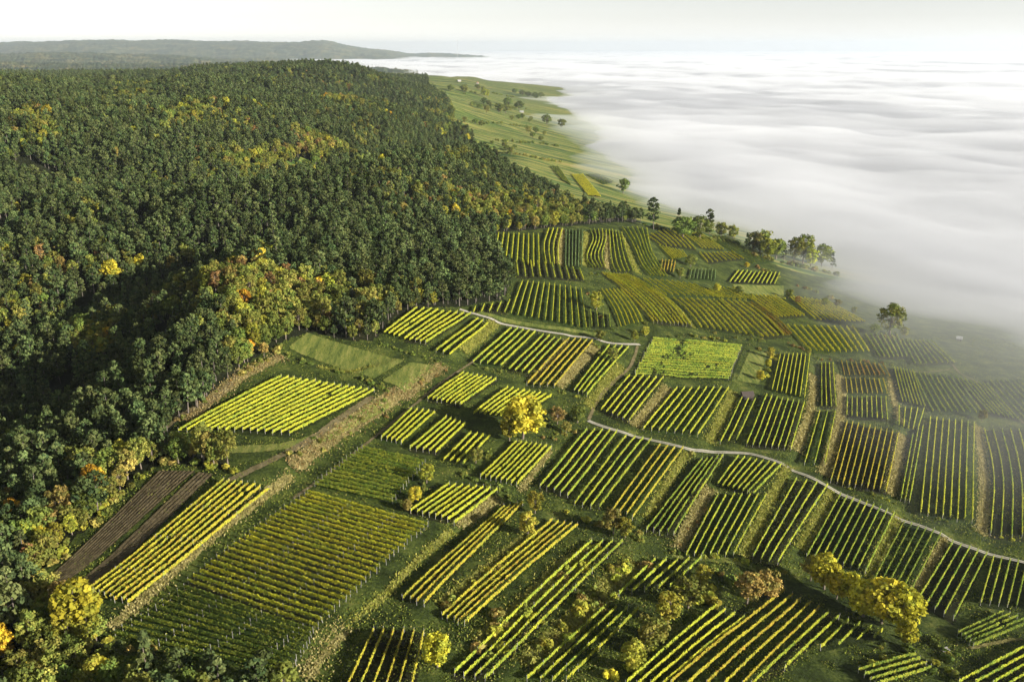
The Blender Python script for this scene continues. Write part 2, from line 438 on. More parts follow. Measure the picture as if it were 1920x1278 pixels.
def edge_attr(me, E):
    a = me.attributes.new("Edge", 'FLOAT', 'POINT'); a.data.foreach_set("value", np.ascontiguousarray(E, dtype=np.float32).ravel())
def ribbon(name, line, width, m, lift=0.1, cols=4, wob=0.12, seed=0, parent=None):
    """A strip laid on the ground along a line of x, y points, with uneven edges."""
    L = resample(line, 1.5); n = len(L)
    t = np.gradient(L, axis=0); t /= np.linalg.norm(t, axis=1)[:, None] + 1e-9
    nrm = np.stack([t[:, 1], -t[:, 0]], 1); k = np.linspace(-0.5, 0.5, cols + 1)
    w = width * (1 + wob * vnoise(np.arange(n), np.zeros(n), 4, seed) + wob * 0.6 * vnoise(np.arange(n), np.ones(n) * 9, 1.5, seed + 1))
    w = w * np.clip(np.minimum(np.arange(n), n - 1 - np.arange(n)) / 2.0 + 0.35, 0, 1) if wob > 0.1 else w
    XY = L[:, None, :2] + nrm[:, None] * (k[None, :, None] * w[:, None, None])
    Z = ground(XY[..., 0], XY[..., 1]) + lift
    me = grid_mesh(name, np.concatenate([XY, Z[..., None]], -1)); me.materials.append(m)
    run = np.minimum(np.arange(n), n - 1 - np.arange(n)) * 1.5
    edge_attr(me, np.minimum(np.clip((0.5 - np.abs(k))[None, :] * 2.0 * np.clip(width / 4, 0.6, 2), 0, 1), np.clip(run / 5.0, 0, 1)[:, None]))
    return link(name, me, parent)
def patch(name, corners, m, lift=0.1, step=1.2, ridges=None):
    """A four-sided field laid on the ground; ridges = (spacing, depth) ploughs furrows along its first side."""
    a, b, c, d = [np.array(hit(*p)) for p in corners]
    nu = max(3, int(np.linalg.norm(b - a) / step)); nv = max(3, int(np.linalg.norm(d - a) / (step if not ridges else ridges[0] / 4)))
    s, t = np.meshgrid(np.linspace(0, 1, nu), np.linspace(0, 1, nv), indexing='ij')
    XY = (a * (1 - s[..., None]) + b * s[..., None]) * (1 - t[..., None]) + (d * (1 - s[..., None]) + c * s[..., None]) * t[..., None]
    Z = ground(XY[..., 0], XY[..., 1]) + lift
    if ridges:
        D = t * np.linalg.norm(d - a)
        Z += ridges[1] * (np.sin(D / ridges[0] * 2 * math.pi) * 0.5 + 0.5) * (0.7 + 0.5 * vnoise(XY[..., 0], XY[..., 1], 5, 8)) + 0.12 * ridges[1] * rng.normal(size=Z.shape)
    me = grid_mesh(name, np.concatenate([XY, Z[..., None]], -1), smooth=not ridges); me.materials.append(m)
    edge_attr(me, np.clip(np.minimum(np.minimum(s, 1 - s) * np.linalg.norm(b - a), np.minimum(t, 1 - t) * np.linalg.norm(d - a)) / 2.5, 0, 1))
    return link(name, me)
COVER = {'g': M_BANKGREEN, 't': M_TAN, 'd': M_DRY, 's': M_BANKGREEN}
BANK_NAME = {'g': "grassy_bank", 't': "dry_grass_bank", 'd': "scrubby_bank", 's': "scrubby_bank"}
for k, (P, (pts, w, drop, cover)) in enumerate(zip(BANK_XY, BANKS)):
    o = ribbon(BANK_NAME[cover], P, w, COVER[cover], 0.14, 6, 0.22, 20 + k)
    tag(o, kind="structure")
# tracks
def track(name, pts, width, m, lift=0.2, wob=0.06, seed=0):
    L = smooth_line([hit(u, v) for u, v in pts], 3)
    return tag(ribbon(name, L, width, m, lift, 3, wob, seed), kind="structure"), L
GRAVEL_PTS = [(1103, 789), (1134, 801), (1163, 810), (1208, 822), (1253, 832), (1284, 841), (1312, 845), (1348, 848), (1388, 849), (1416, 852), (1461, 867), (1501, 887), (1541, 907), (1588, 930), (1635, 950), (1672, 966), (1712, 981), (1759, 999), (1802, 1021), (1849, 1038), (1920, 1054), (2010, 1078)]
_, GRAVEL_L = track("gravel_road", GRAVEL_PTS, 2.1, M_GRAVEL, 0.22, 0.05, 1)
tag(ribbon("grass_strip", GRAVEL_L, 0.55, M_BANKGREEN, 0.25, 2, 0.3, 17), kind="structure")
track("gravel_road", [(862, 580), (895, 590), (930, 603), (965, 612), (1010, 620), (1060, 628), (1120, 636), (1160, 646), (1200, 646)], 1.9, M_GRAVEL, 0.2, 0.06, 2)
track("gravel_road", [(1196, 647), (1190, 670), (1180, 692), (1150, 716), (1118, 752), (1103, 789)], 2.0, M_DIRT, 0.2, 0.06, 3)
track("earth_track", [(450, 690), (440, 712), (418, 735), (385, 758), (340, 778), (312, 800), (296, 820)], 3.2, M_DIRT, 0.2, 0.1, 4)
track("earth_track", [(700, 742), (640, 782), (590, 820), (540, 848), (500, 868), (450, 892), (420, 905)], 3.4, M_DIRT, 0.2, 0.1, 5)
track("earth_track", [(905, 665), (870, 690), (780, 755), (690, 830), (620, 885), (545, 938)], 1.6, M_DIRT, 0.2, 0.1, 6)
track("earth_track", [(1920, 1197), (1880, 1202), (1835, 1213), (1812, 1216)], 2.0, M_TAN, 0.2, 0.1, 7)
track("earth_track", [(1785, 682), (1798, 700), (1830, 714), (1870, 742), (1915, 790), (1960, 830)], 1.8, M_DIRT, 0.2, 0.08, 8)
track("earth_track", [(1700, 696), (1745, 698), (1785, 692)], 1.6, M_DIRT, 0.2, 0.08, 9)
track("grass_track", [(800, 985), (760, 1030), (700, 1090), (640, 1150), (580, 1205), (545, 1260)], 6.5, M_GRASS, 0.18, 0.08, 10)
track("grass_track", [(310, 842), (420, 846), (560, 838), (640, 800), (730, 748)], 5.5, M_MEADOW, 0.16, 0.1, 11)
track("grass_track", [(890, 585), (940, 598), (1010, 612), (1090, 622), (1125, 628)], 5.0, M_MEADOW, 0.13, 0.1, 12)
track("grass_track", [(1255, 1040), (1330, 1048), (1390, 1056), (1440, 1072)], 3.5, M_MEADOW, 0.13, 0.1, 13)
# fields without vines
tag(patch("ploughed_field", [(298, 884), (58, 1112), (100, 1112), (368, 884)], M_SOIL, 0.2, 1.0, (1.3, 0.3)), kind="structure")
tag(patch("ploughed_field", [(372, 886), (128, 1108), (160, 1112), (402, 890)], M_SOIL, 0.2, 1.0, (1.3, 0.25)), kind="structure")
tag(patch("meadow", [(575, 622), (538, 652), (700, 712), (762, 676)], M_MEADOW, 0.16), kind="structure")
tag(patch("meadow", [(768, 678), (712, 714), (760, 740), (826, 690)], M_MEADOW, 0.16), kind="structure")
tag(patch("meadow", [(1405, 655), (1378, 712), (1425, 722), (1440, 662)], M_MEADOW, 0.16), kind="structure")
tag(patch("meadow", [(1372, 533), (1390, 552), (1470, 560), (1470, 535)], M_MEADOW, 0.16), kind="structure")
# ------------------------------------------------------------------ far ridges
M_FARHILL = ground_mat("far_forest", [(0.0, (0.02, 0.035, 0.02)), (0.45, (0.05, 0.07, 0.03)), (0.75, (0.11, 0.11, 0.04)), (1.0, (0.2, 0.16, 0.07))], 0.004, 1.0, 0.02, gain=3.0)
def far_ridge(name, dist, depth, prof, base, seed, amp, label):
    """A wooded ridge: skyline profile as (u, v) at the crest's distance, falling away to either side."""
    us = np.linspace(prof[0][0], prof[-1][0], 520); vs = np.interp(us, [p[0] for p in prof], [p[1] for p in prof])
    ct = dist + vnoise(us, us * 0, 90, seed) * depth * 0.25
    ux = (us - 960) / FPX
    top = CAM_Z + ct * np.tan(np.arctan((639 - vs) / FPX) - PITCH)
    w = np.linspace(-1, 1, 60)
    D = ct[:, None] + w[None] * depth
    prof_w = np.cos(np.clip(w, -1, 1) * math.pi / 2) ** 0.8
    Z = base + (top[:, None] - base) * prof_w[None]
    X = ux[:, None] * D / math.cos(PITCH); Y = D
    Z = Z + vnoise(X, Y, 700, seed + 1) * amp * 1.6 * prof_w[None] + vnoise(X, Y, 260, seed + 4) * amp + vnoise(X, Y, 60, seed + 2) * 9 + rng.normal(size=Z.shape) * 4 * (w[None] > -2)
    me = grid_mesh(name, np.stack([X, Y, Z], -1), smooth=False); me.materials.append(M_FARHILL)
    return tag(link(name, me), label, "hill", kind="structure")
far_ridge("hills", 18000, 4200, [(-260, 92), (-60, 86), (60, 83), (230, 76), (380, 76), (480, 79), (600, 80), (640, 76), (660, 80), (690, 89), (740, 97), (790, 103), (850, 103), (900, 107), (960, 110), (1040, 113), (1120, 119)], -90, 30, 16, "long blue wooded ridge on the horizon")
far_ridge("hills", 6000, 1700, [(-300, 120), (0, 119), (200, 121), (400, 122), (520, 122), (640, 126), (740, 132), (800, 140)], -60, 60, 8, "dark wooded rise just behind the forest skyline")
far_ridge("hills", 10000, 2600, [(-260, 108), (0, 106), (150, 100), (280, 104), (400, 108), (500, 112), (600, 116), (700, 121), (760, 128), (800, 134)], -60, 40, 14, "nearer blue wooded ridge behind the forest")

# ------------------------------------------------------------------ fog sea and haze
def fog_axis(a, b, s0, g):
    r = [a]; s = s0
    while r[-1] < b: r.append(r[-1] + s); s *= g
    return np.array(r)
FX = np.concatenate([-fog_axis(0, 16000, 30, 1.06)[:0:-1], fog_axis(0, 500, 14, 1.0), fog_axis(515, 26000, 16, 1.035)])
FY = np.concatenate([fog_axis(90, 1400, 14, 1.0), fog_axis(1416, 42000, 18, 1.03)])
FXX, FYY = np.meshgrid(FX, FY, indexing='ij')
def billow(x, y, seed):
    """Long rolls of fog lying along the slope, with finer puffs on top."""
    xr = x * 0.94 + y * 0.34; yr = -x * 0.34 + y * 0.94
    n = vnoise(xr * 1.3, yr * 0.8, 640, seed + 7) * 0.9 + vnoise(xr * 1.4, yr * 0.8, 190, seed) * 0.75 + vnoise(xr * 1.25, yr * 0.85, 85, seed + 1) * 0.5 + vnoise(xr, yr, 38, seed + 2) * 0.3 * np.exp(-y / 1500)
    return n
def slab(name, top, bottom, m):
    n, k = top.shape
    a = np.stack([FXX, FYY, top], -1); b = np.stack([FXX, FYY, bottom], -1)
    verts = np.concatenate([a.reshape(-1, 3), b.reshape(-1, 3)]); N = n * k
    i, j = np.meshgrid(np.arange(n - 1), np.arange(k - 1), indexing='ij'); q = (i * k + j).ravel()
    up = np.stack([q, q + k, q + k + 1, q + 1], 1); dn = up[:, ::-1] + N
    ring = np.concatenate([np.arange(n) * k, (n - 1) * k + np.arange(1, k), np.arange(n - 2, -1, -1) * k + k - 1, np.arange(k - 2, 0, -1)])
    r2 = np.roll(ring, -1); side = np.stack([ring, r2, r2 + N, ring + N], 1)
    # outward sides
    f = np.concatenate([up, dn, side[:, ::-1]]).astype(np.int32)
    me = bpy.data.meshes.new(name)
    me.vertices.add(2 * N); me.vertices.foreach_set("co", verts.astype(np.float32).ravel())
    me.loops.add(f.size); me.loops.foreach_set("vertex_index", f.ravel())
    me.polygons.add(len(f)); me.polygons.foreach_set("loop_start", np.arange(0, f.size, 4, dtype=np.int32))
    me.polygons.foreach_set("use_smooth", np.ones(len(f), dtype=bool))
    me.update(calc_edges=True); me.materials.append(m)
    return link(name, me)
mF, nd, lk = mat("fog_mass")
out = nd.new("ShaderNodeOutputMaterial"); df = nd.new("ShaderNodeBsdfDiffuse"); df.inputs[0].default_value = (0.5, 0.5, 0.5, 1)
lk.new(df.outputs[0], out.inputs[0])
near = np.clip((FYY - 150) / 1500, 0, 1)
B = billow(FXX, FYY, 50)
me = grid_mesh("fog_sea", np.stack([FXX, FYY, FOG_Z - 22 - B * 3.0], -1)); me.materials.append(mF)
tag(link("fog_sea", me), "sea of white morning fog filling the valley", "fog", kind="stuff")
tag(slab("fog", FOG_Z + 3 + B * (11.0 - 3 * near), np.full(FXX.shape, -130.0), volume_mat("fog_air", 0.034, (0.59, 0.60, 0.62))), "thick fog lapping against the vineyard slope", "fog", kind="stuff")
B2 = billow(FXX, FYY, 70)
tag(slab("mist", FOG_Z + 14 + B2 * 13.0, np.full(FXX.shape, -131.0), volume_mat("mist_air", 0.0036, (0.86, 0.87, 0.88))), "thin mist drifting over the fog's edge", "mist", kind="stuff")
hz = [(-20000, -150, -140), (27000, 43000, 340)]
vv = [(x, y, z) for x in (hz[0][0], hz[1][0]) for y in (hz[0][1], hz[1][1]) for z in (hz[0][2], hz[1][2])]
me = py_mesh("haze", vv, [(0, 1, 3, 2), (4, 6, 7, 5), (0, 4, 5, 1), (2, 3, 7, 6), (0, 2, 6, 4), (1, 5, 7, 3)], volume_mat("haze_air", 0.00004, (0.85, 0.93, 1.0), 0.4))
tag(link("haze", me), "pale morning haze over the whole valley", "haze", kind="stuff")
# ------------------------------------------------------------------ vines
M_VINE = leaf_mat("vine_leaves", attr="Col", var=0.1, hue=0.008, transl=0.3)
M_POST = plain_mat("weathered_post", (0.27, 0.255, 0.225), 0.7, 6.0, 0.3)
M_WOOD = plain_mat("vine_wood", (0.09, 0.065, 0.045), 0.9, 6.0, 0.4)
TONES = {   # leaf colours of a plot: (yellow, mid, green) and how they mix
    'y': [((0.452, 0.460, 0.042), 0.60), ((0.370, 0.405, 0.050), 0.28), ((0.207, 0.270, 0.039), 0.12)],
    'm': [((0.444, 0.449, 0.042), 0.42), ((0.325, 0.382, 0.050), 0.36), ((0.163, 0.236, 0.036), 0.22)],
    'g': [((0.391, 0.405, 0.050), 0.30), ((0.261, 0.326, 0.045), 0.42), ((0.130, 0.202, 0.033), 0.28)],
    'o': [((0.452, 0.403, 0.044), 0.56), ((0.415, 0.272, 0.041), 0.14), ((0.298, 0.319, 0.045), 0.30)],
    'r': [((0.380, 0.226, 0.042), 0.34), ((0.433, 0.357, 0.048), 0.34), ((0.244, 0.254, 0.045), 0.32)],
    'd': [((0.325, 0.348, 0.045), 0.30), ((0.195, 0.247, 0.039), 0.42), ((0.098, 0.146, 0.027), 0.28)],
    'k': [((0.641, 0.601, 0.051), 0.60), ((0.490, 0.512, 0.057), 0.28), ((0.267, 0.333, 0.044), 0.12)],  # brightened copy of the yellow mix, standing in for sunlight on dull rows
    'n': [((0.155, 0.213, 0.075), 0.5), ((0.113, 0.172, 0.060), 0.35), ((0.259, 0.295, 0.090), 0.15)],
}
# plot: first row, last row (points seen in the photograph), number of rows, tone, posts every so many metres (0 = none), description
PLOTS = [
 ([(783, 580), (720, 628)], [(823, 583), (747, 634)], 4, 'y', 0, "the yellow plot under the pine edge"),
 ([(833, 586), (758, 640)], [(884, 590), (798, 646)], 5, 'y', 0, "the yellow plot beside the upper road"),
 ([(897, 600), (817, 662)], [(916, 609), (843, 669)], 3, 'y', 0, "the narrow yellow plot by a grassy bank"),
 ([(960, 617), (887, 682)], [(1004, 625), (938, 690)], 5, 'm', 0, "the plot just below the upper road's white bend"),
 ([(1020, 630), (953, 697)], [(1052, 637), (990, 704)], 4, 'm', 0, "the pale green plot left of the orange strip"),
 ([(1068, 637), (987, 725)], [(1112, 641), (1038, 729)], 5, 'o', 0, "the curved orange strip below the upper road"),
 ([(1143, 650), (1075, 738)], [(1180, 652), (1100, 744)], 4, 'm', 0, "the narrow plot left of the ladder-shadowed track"),
 ([(870, 703), (802, 752)], [(931, 714), (862, 763)], 8, 'y', 0, "the small yellow plot beside the long earth track"),
 ([(953, 730), (888, 780)], [(1035, 745), (968, 786)], 9, 'y', 0, "the plot behind the tall yellow tree"),
 ([(773, 770), (715, 826)], [(816, 776), (752, 834)], 5, 'y', 0, "the small plot right of the brown bank"),
 ([(838, 786), (768, 845)], [(873, 798), (816, 853)], 5, 'y', 0, "the second small plot from the brown bank"),
 ([(884, 815), (832, 867)], [(919, 821), (868, 874)], 4, 'y', 0, "the small plot left of the tall yellow tree"),
 ([(970, 831), (900, 899)], [(1034, 842), (968, 914)], 8, 'y', 0, "the plot in front of the tall yellow tree"),
 ([(1102, 808), (1011, 918)], [(1158, 811), (1064, 934)], 5, 'm', 0, "the first plot below the road's left end"),
 ([(1176, 819), (1076, 950)], [(1222, 826), (1122, 957)], 4, 'm', 0, "the second plot below the road's left end"),
 ([(1238, 838), (1148, 962)], [(1281, 843), (1185, 976)], 4, 'o', 0, "the orange plot below the gravel road"),
 ([(1316, 866), (1210, 1000)], [(1356, 857), (1263, 1006)], 5, 'g', 0, "the green plot between two banks below the road"),
 ([(1385, 859), (1345, 912)], [(1466, 874), (1411, 930)], 8, 'm', 0, "the short-rowed plot inside the gravel road's curve"),
 ([(1347, 931), (1286, 1046)], [(1436, 932), (1374, 1046)], 7, 'm', 8, "the plot under the short-rowed one by the road"),
 ([(1493, 902), (1410, 1051)], [(1551, 913), (1456, 1062)], 4, 'm', 9, "the four-row plot below the road's steep stretch"),
 ([(1576, 930), (1512, 1048)], [(1676, 966), (1622, 1076)], 9, 'g', 0, "the dark plot above the golden trees"),
 ([(1695, 982), (1635, 1098)], [(1764, 1003), (1706, 1114)], 6, 'd', 0, "the dim sparse plot right of the golden trees"),
 ([(1786, 1021), (1719, 1131)], [(1850, 1040), (1786, 1166)], 5, 'g', 0, "the plot below the road near the right edge"),
 ([(1862, 1048), (1838, 1135)], [(1955, 1064), (1938, 1146)], 7, 'g', 0, "the plot in the corner under the road"),
 # upper slope
 ([(935, 439), (929, 476)], [(1009, 441), (1011, 508)], 9, 'y', 0, "the plot tucked against the pine wood's corner"),
 ([(968, 490), (971, 521)], [(1086, 506), (1094, 528)], 10, 'm', 0, "the low plot under the upper terraces"),
 ([(1029, 431), (1018, 462), (1024, 498)], [(1054, 431), (1045, 466), (1047, 500)], 4, 'y', 0, "the upper terrace left of a tan strip"),
 ([(1061, 433), (1060, 503)], [(1092, 432), (1090, 505)], 6, 'n', 0, "the bluish netted terrace at the wood"),
 ([(1106, 432), (1114, 450), (1101, 476), (1100, 490), (1112, 505)], [(1136, 432), (1136, 456), (1126, 480), (1135, 506)], 5, 'm', 0, "the snaking terrace right of the netted one"),
 ([(1142, 432), (1144, 465), (1147, 497), (1156, 513)], [(1165, 438), (1175, 480), (1188, 512)], 5, 'm', 0, "the straight terrace right of the snaking one"),
 ([(1166, 428), (1190, 465), (1203, 500), (1222, 521)], [(1212, 430), (1217, 465), (1231, 492), (1252, 522)], 6, 'm', 0, "the bulging terrace at the wood's right end"),
 ([(1212, 443), (1240, 462)], [(1262, 430), (1305, 470)], 8, 'k', 0, "the dark plot right of the bulging terrace"),
 ([(1268, 432), (1318, 468)], [(1310, 438), (1357, 470)], 7, 'k', 0, "the slanting plot below the tall misty trees"),
 ([(1236, 462), (1262, 489)], [(1278, 472), (1288, 484)], 8, 'k', 0, "the small plot left of the lone round tree"),
 ([(1312, 476), (1328, 495)], [(1372, 474), (1394, 487)], 9, 'k', 0, "the small plot right of the lone round tree"),
 ([(1322, 446), (1412, 496)], [(1362, 442), (1452, 492)], 8, 'd', 0, "the grey misty plot at the fog's edge"),
 ([(1297, 507), (1293, 525)], [(1341, 508), (1340, 528)], 8, 'n', 0, "the pale netted plot among the bushes"),
 ([(1385, 509), (1368, 531)], [(1462, 513), (1452, 534)], 11, 'm', 0, "the short slanting plot above the misty meadow"),
 ([(1242, 490), (1238, 512)], [(1266, 491), (1262, 513)], 5, 'r', 0, "the little reddish plot by the round bushes"),
 ([(980, 530), (958, 592)], [(1089, 543), (1099, 618)], 12, 'y', 0, "the wide plot above the upper gravel road"),
 ([(892, 578), (888, 589)], [(956, 566), (946, 589)], 5, 'm', 0, "the short stubs at the pine wood's foot"),
 ([(1107, 584), (1110, 616)], [(1142, 592), (1144, 617)], 4, 'g', 0, "the green stubs right of the wide upper plot"),
 ([(1128, 545), (1152, 580), (1165, 617)], [(1163, 545), (1190, 575), (1205, 605)], 6, 'k', 0, "the dark curved plot behind the olive tree"),
 ([(1128, 513), (1165, 540), (1200, 575), (1226, 607)], [(1174, 516), (1232, 546), (1268, 577), (1296, 614)], 10, 'k', 0, "the big fanning plot in the middle slope"),
 ([(1262, 560), (1290, 583), (1316, 617)], [(1348, 564), (1378, 592), (1412, 631)], 9, 'k', 0, "the plot behind the broad yellow field"),
 ([(1206, 524), (1250, 556)], [(1300, 535), (1350, 560)], 10, 'k', 0, "the plot below the netted one"),
 ([(1352, 563), (1392, 598), (1432, 636)], [(1395, 566), (1440, 600), (1470, 632)], 5, 'k', 0, "the plot left of the red rows"),
 ([(1398, 568), (1445, 602), (1474, 632)], [(1416, 570), (1460, 602), (1484, 630)], 3, 'r', 0, "the strip of red vines on the slope"),
 ([(1310, 545), (1348, 560)], [(1372, 541), (1420, 565)], 8, 'k', 0, "the plot in front of the yellow round bush"),
 ([(1402, 556), (1460, 597)], [(1452, 556), (1508, 594)], 8, 'k', 0, "the plot below the misty meadow"),
 ([(1478, 556), (1530, 602)], [(1550, 566), (1622, 606)], 11, 'k', 0, "the pale plot fading under the fog"),
 ([(1475, 611), (1521, 661)], [(1598, 614), (1629, 662)], 11, 'k', 0, "the dark plot below the pale misty one"),
 ([(1622, 629), (1650, 673)], [(1678, 626), (1700, 672)], 7, 'g', 0, "the hazy plot under the big misty tree"),
 ([(1692, 640), (1716, 686)], [(1744, 640), (1788, 682)], 8, 'g', 0, "the hazy plot right of the big misty tree"),
 # right-hand slope
 ([(1463, 667), (1447, 735)], [(1518, 667), (1508, 749)], 8, 'y', 0, "the tidy yellow plot right of the broad field"),
 ([(1540, 685), (1540, 766)], [(1561, 683), (1567, 766)], 4, 'm', 0, "the four-row strip between two tan banks"),
 ([(1577, 680), (1583, 706)], [(1655, 686), (1668, 709)], 10, 'r', 0, "the short reddish plot at the terrace top"),
 ([(1585, 712), (1588, 741)], [(1655, 713), (1663, 741)], 9, 'o', 0, "the second short terrace under the reddish one"),
 ([(1588, 747), (1587, 783)], [(1660, 747), (1663, 790)], 9, 'm', 0, "the third short terrace under the reddish one"),
 ([(1676, 692), (1692, 756)], [(1710, 697), (1734, 766)], 7, 'm', 0, "the plot right of the three short terraces"),
 ([(1712, 700), (1750, 776)], [(1790, 707), (1842, 778)], 9, 'g', 0, "the long dark plot near the fog"),
 ([(1800, 712), (1856, 778)], [(1850, 722), (1910, 790)], 7, 'g', 0, "the misty plot below the bend of the lane"),
 ([(1856, 716), (1926, 792)], [(1915, 712), (1985, 780)], 7, 'd', 0, "the plot vanishing into fog at the right"),
 ([(1685, 765), (1685, 801)], [(1732, 769), (1720, 809)], 5, 'm', 0, "the little plot above the tall bright rows"),
 ([(1437, 744), (1399, 838)], [(1508, 757), (1482, 846)], 8, 'm', 0, "the roadside plot under the tidy yellow one"),
 ([(1391, 749), (1350, 834)], [(1416, 752), (1380, 829)], 3, 'm', 0, "the three-row strip above the gravel road"),
 ([(1270, 730), (1206, 808)], [(1366, 730), (1307, 820)], 8, 'y', 0, "the plot above the road under the broad field"),
 ([(1181, 707), (1126, 773)], [(1244, 710), (1178, 794)], 6, 'y', 0, "the plot above the gravel road's left end"),
 ([(1222, 638), (1392, 652)], [(1188, 704), (1368, 713)], 16, 'g', 0, "the broad yellow field with crosswise rows"),
 ([(1537, 773), (1508, 872)], [(1566, 774), (1545, 876)], 3, 'm', 0, "the narrow strip right of a tan bank"),
 ([(1588, 793), (1557, 906)], [(1684, 815), (1660, 926)], 10, 'o', 0, "the orange plot above the gravel road"),
 ([(1711, 818), (1688, 941)], [(1730, 802), (1704, 946)], 3, 'm', 0, "the three rows right of the orange plot"),
 ([(1744, 785), (1725, 968)], [(1826, 795), (1822, 984)], 8, 'y', 0, "the tall bright plot above the road"),
 ([(1845, 808), (1866, 890), (1856, 1008)], [(1925, 806), (1950, 900), (1955, 1015)], 6, 'm', 0, "the plot in haze at the picture's right"),
 # lower left
 ([(336, 812), (531, 709)], [(540, 818), (703, 735)], 15, 'y', 0, "the yellow plot wrapped by the forest track"),
 ([(678, 843), (798, 871)], [(588, 912), (737, 944)], 13, 'g', 0, "the dark crosswise plot above the big square one"),
 ([(577, 927), (806, 989)], [(352, 1094), (598, 1180)], 24, 'k', 14, "the big square plot with crosswise rows"),
 ([(345, 1106), (592, 1190)], [(215, 1192), (545, 1268)], 10, 'd', 12, "the sparse green plot at the bottom left"),
 ([(423, 903), (163, 1115)], [(505, 922), (237, 1138)], 8, 'o', 14, "the plot beside the ploughed field"),
 ([(843, 912), (770, 963)], [(933, 922), (851, 986)], 8, 'y', 0, "the small plot above the dark grass track"),
 ([(948, 953), (752, 1131)], [(982, 946), (795, 1138)], 4, 'o', 0, "the golden strip right of the grass track"),
 ([(1036, 980), (826, 1163)], [(1085, 987), (868, 1177)], 5, 'o', 0, "the second golden strip from the grass track"),
 ([(1112, 1017), (905, 1215), (850, 1270)], [(1168, 1018), (960, 1228), (905, 1282)], 4, 'm', 10, "the long strip between two scrubby banks"),
 ([(1228, 1054), (1160, 1119)], [(1314, 1050), (1255, 1106)], 5, 'm', 9, "the plot above the gap in the scrub"),
 ([(1137, 1141), (986, 1280)], [(1198, 1146), (1060, 1282)], 4, 'm', 10, "the plot left of the big olive bushes"),
 ([(702, 1186), (652, 1292)], [(795, 1190), (772, 1292)], 6, 'o', 0, "the plot left of the bottom yellow tree"),
 ([(1345, 1139), (1170, 1290)], [(1395, 1163), (1240, 1290)], 4, 'y', 0, "the golden rows under the big olive bushes"),
 ([(1471, 1111), (1252, 1290)], [(1536, 1143), (1390, 1290)], 5, 'o', 0, "the long red-flecked rows at the bottom"),
 ([(1553, 1153), (1408, 1290)], [(1572, 1161), (1470, 1258)], 2, 'm', 0, "the plot left of the golden trees' foot"),
 ([(1590, 1168), (1538, 1220)], [(1654, 1186), (1637, 1201)], 4, 'm', 0, "the short rows under the golden trees"),
 ([(1795, 1192), (1880, 1152)], [(1822, 1216), (1935, 1170)], 5, 'd', 0, "the dark rows above the tan track"),
 ([(1945, 1205), (1795, 1285)], [(1990, 1245), (1920, 1290)], 5, 'm', 0, "the rows in the bottom right corner"),
 ([(1608, 1262), (1716, 1232)], [(1640, 1290), (1745, 1258)], 4, 'g', 0, "the weedy rows below the golden trees"),
 # beyond the wood
 ([(1032, 312), (1056, 340)], [(1045, 312), (1070, 348)], 4, 'd', 0, "the steep dark plot beyond the wood"),
 ([(1072, 328), (1104, 368)], [(1092, 328), (1126, 370)], 8, 'k', 0, "the striped plot beyond the wood"),
 ([(1098, 328), (1130, 346)], [(1118, 326), (1150, 342)], 5, 'd', 0, "the dark plot at the fog beyond the wood"),
]
ORD = "first second third fourth fifth sixth seventh eighth ninth tenth eleventh twelfth thirteenth fourteenth fifteenth sixteenth seventeenth eighteenth nineteenth twentieth twenty-first twenty-second twenty-third twenty-fourth twenty-fifth twenty-sixth twenty-seventh twenty-eighth twenty-ninth thirtieth".split()
def spin(n):
    v = rng.normal(size=(n, 3)); return v / (np.linalg.norm(v, axis=1)[:, None] + 1e-9)
def leaf_quads(c, nrm, size):
    """Square leaf sprays at points c facing nrm."""
    n = len(c); nrm = nrm / (np.linalg.norm(nrm, axis=1)[:, None] + 1e-9)
    a = np.cross(nrm, spin(n)); a /= np.linalg.norm(a, axis=1)[:, None] + 1e-9
    b = np.cross(nrm, a); s = (size * 0.5)[:, None]; k = rng.uniform(0.6, 1.0, (n, 1))
    bend = nrm * s * rng.uniform(-0.35, 0.35, (n, 1))
    return np.stack([c - a * s - b * s * k + bend, c + a * s - b * s * k, c + a * s + b * s * k + bend, c - a * s + b * s * k], 1)
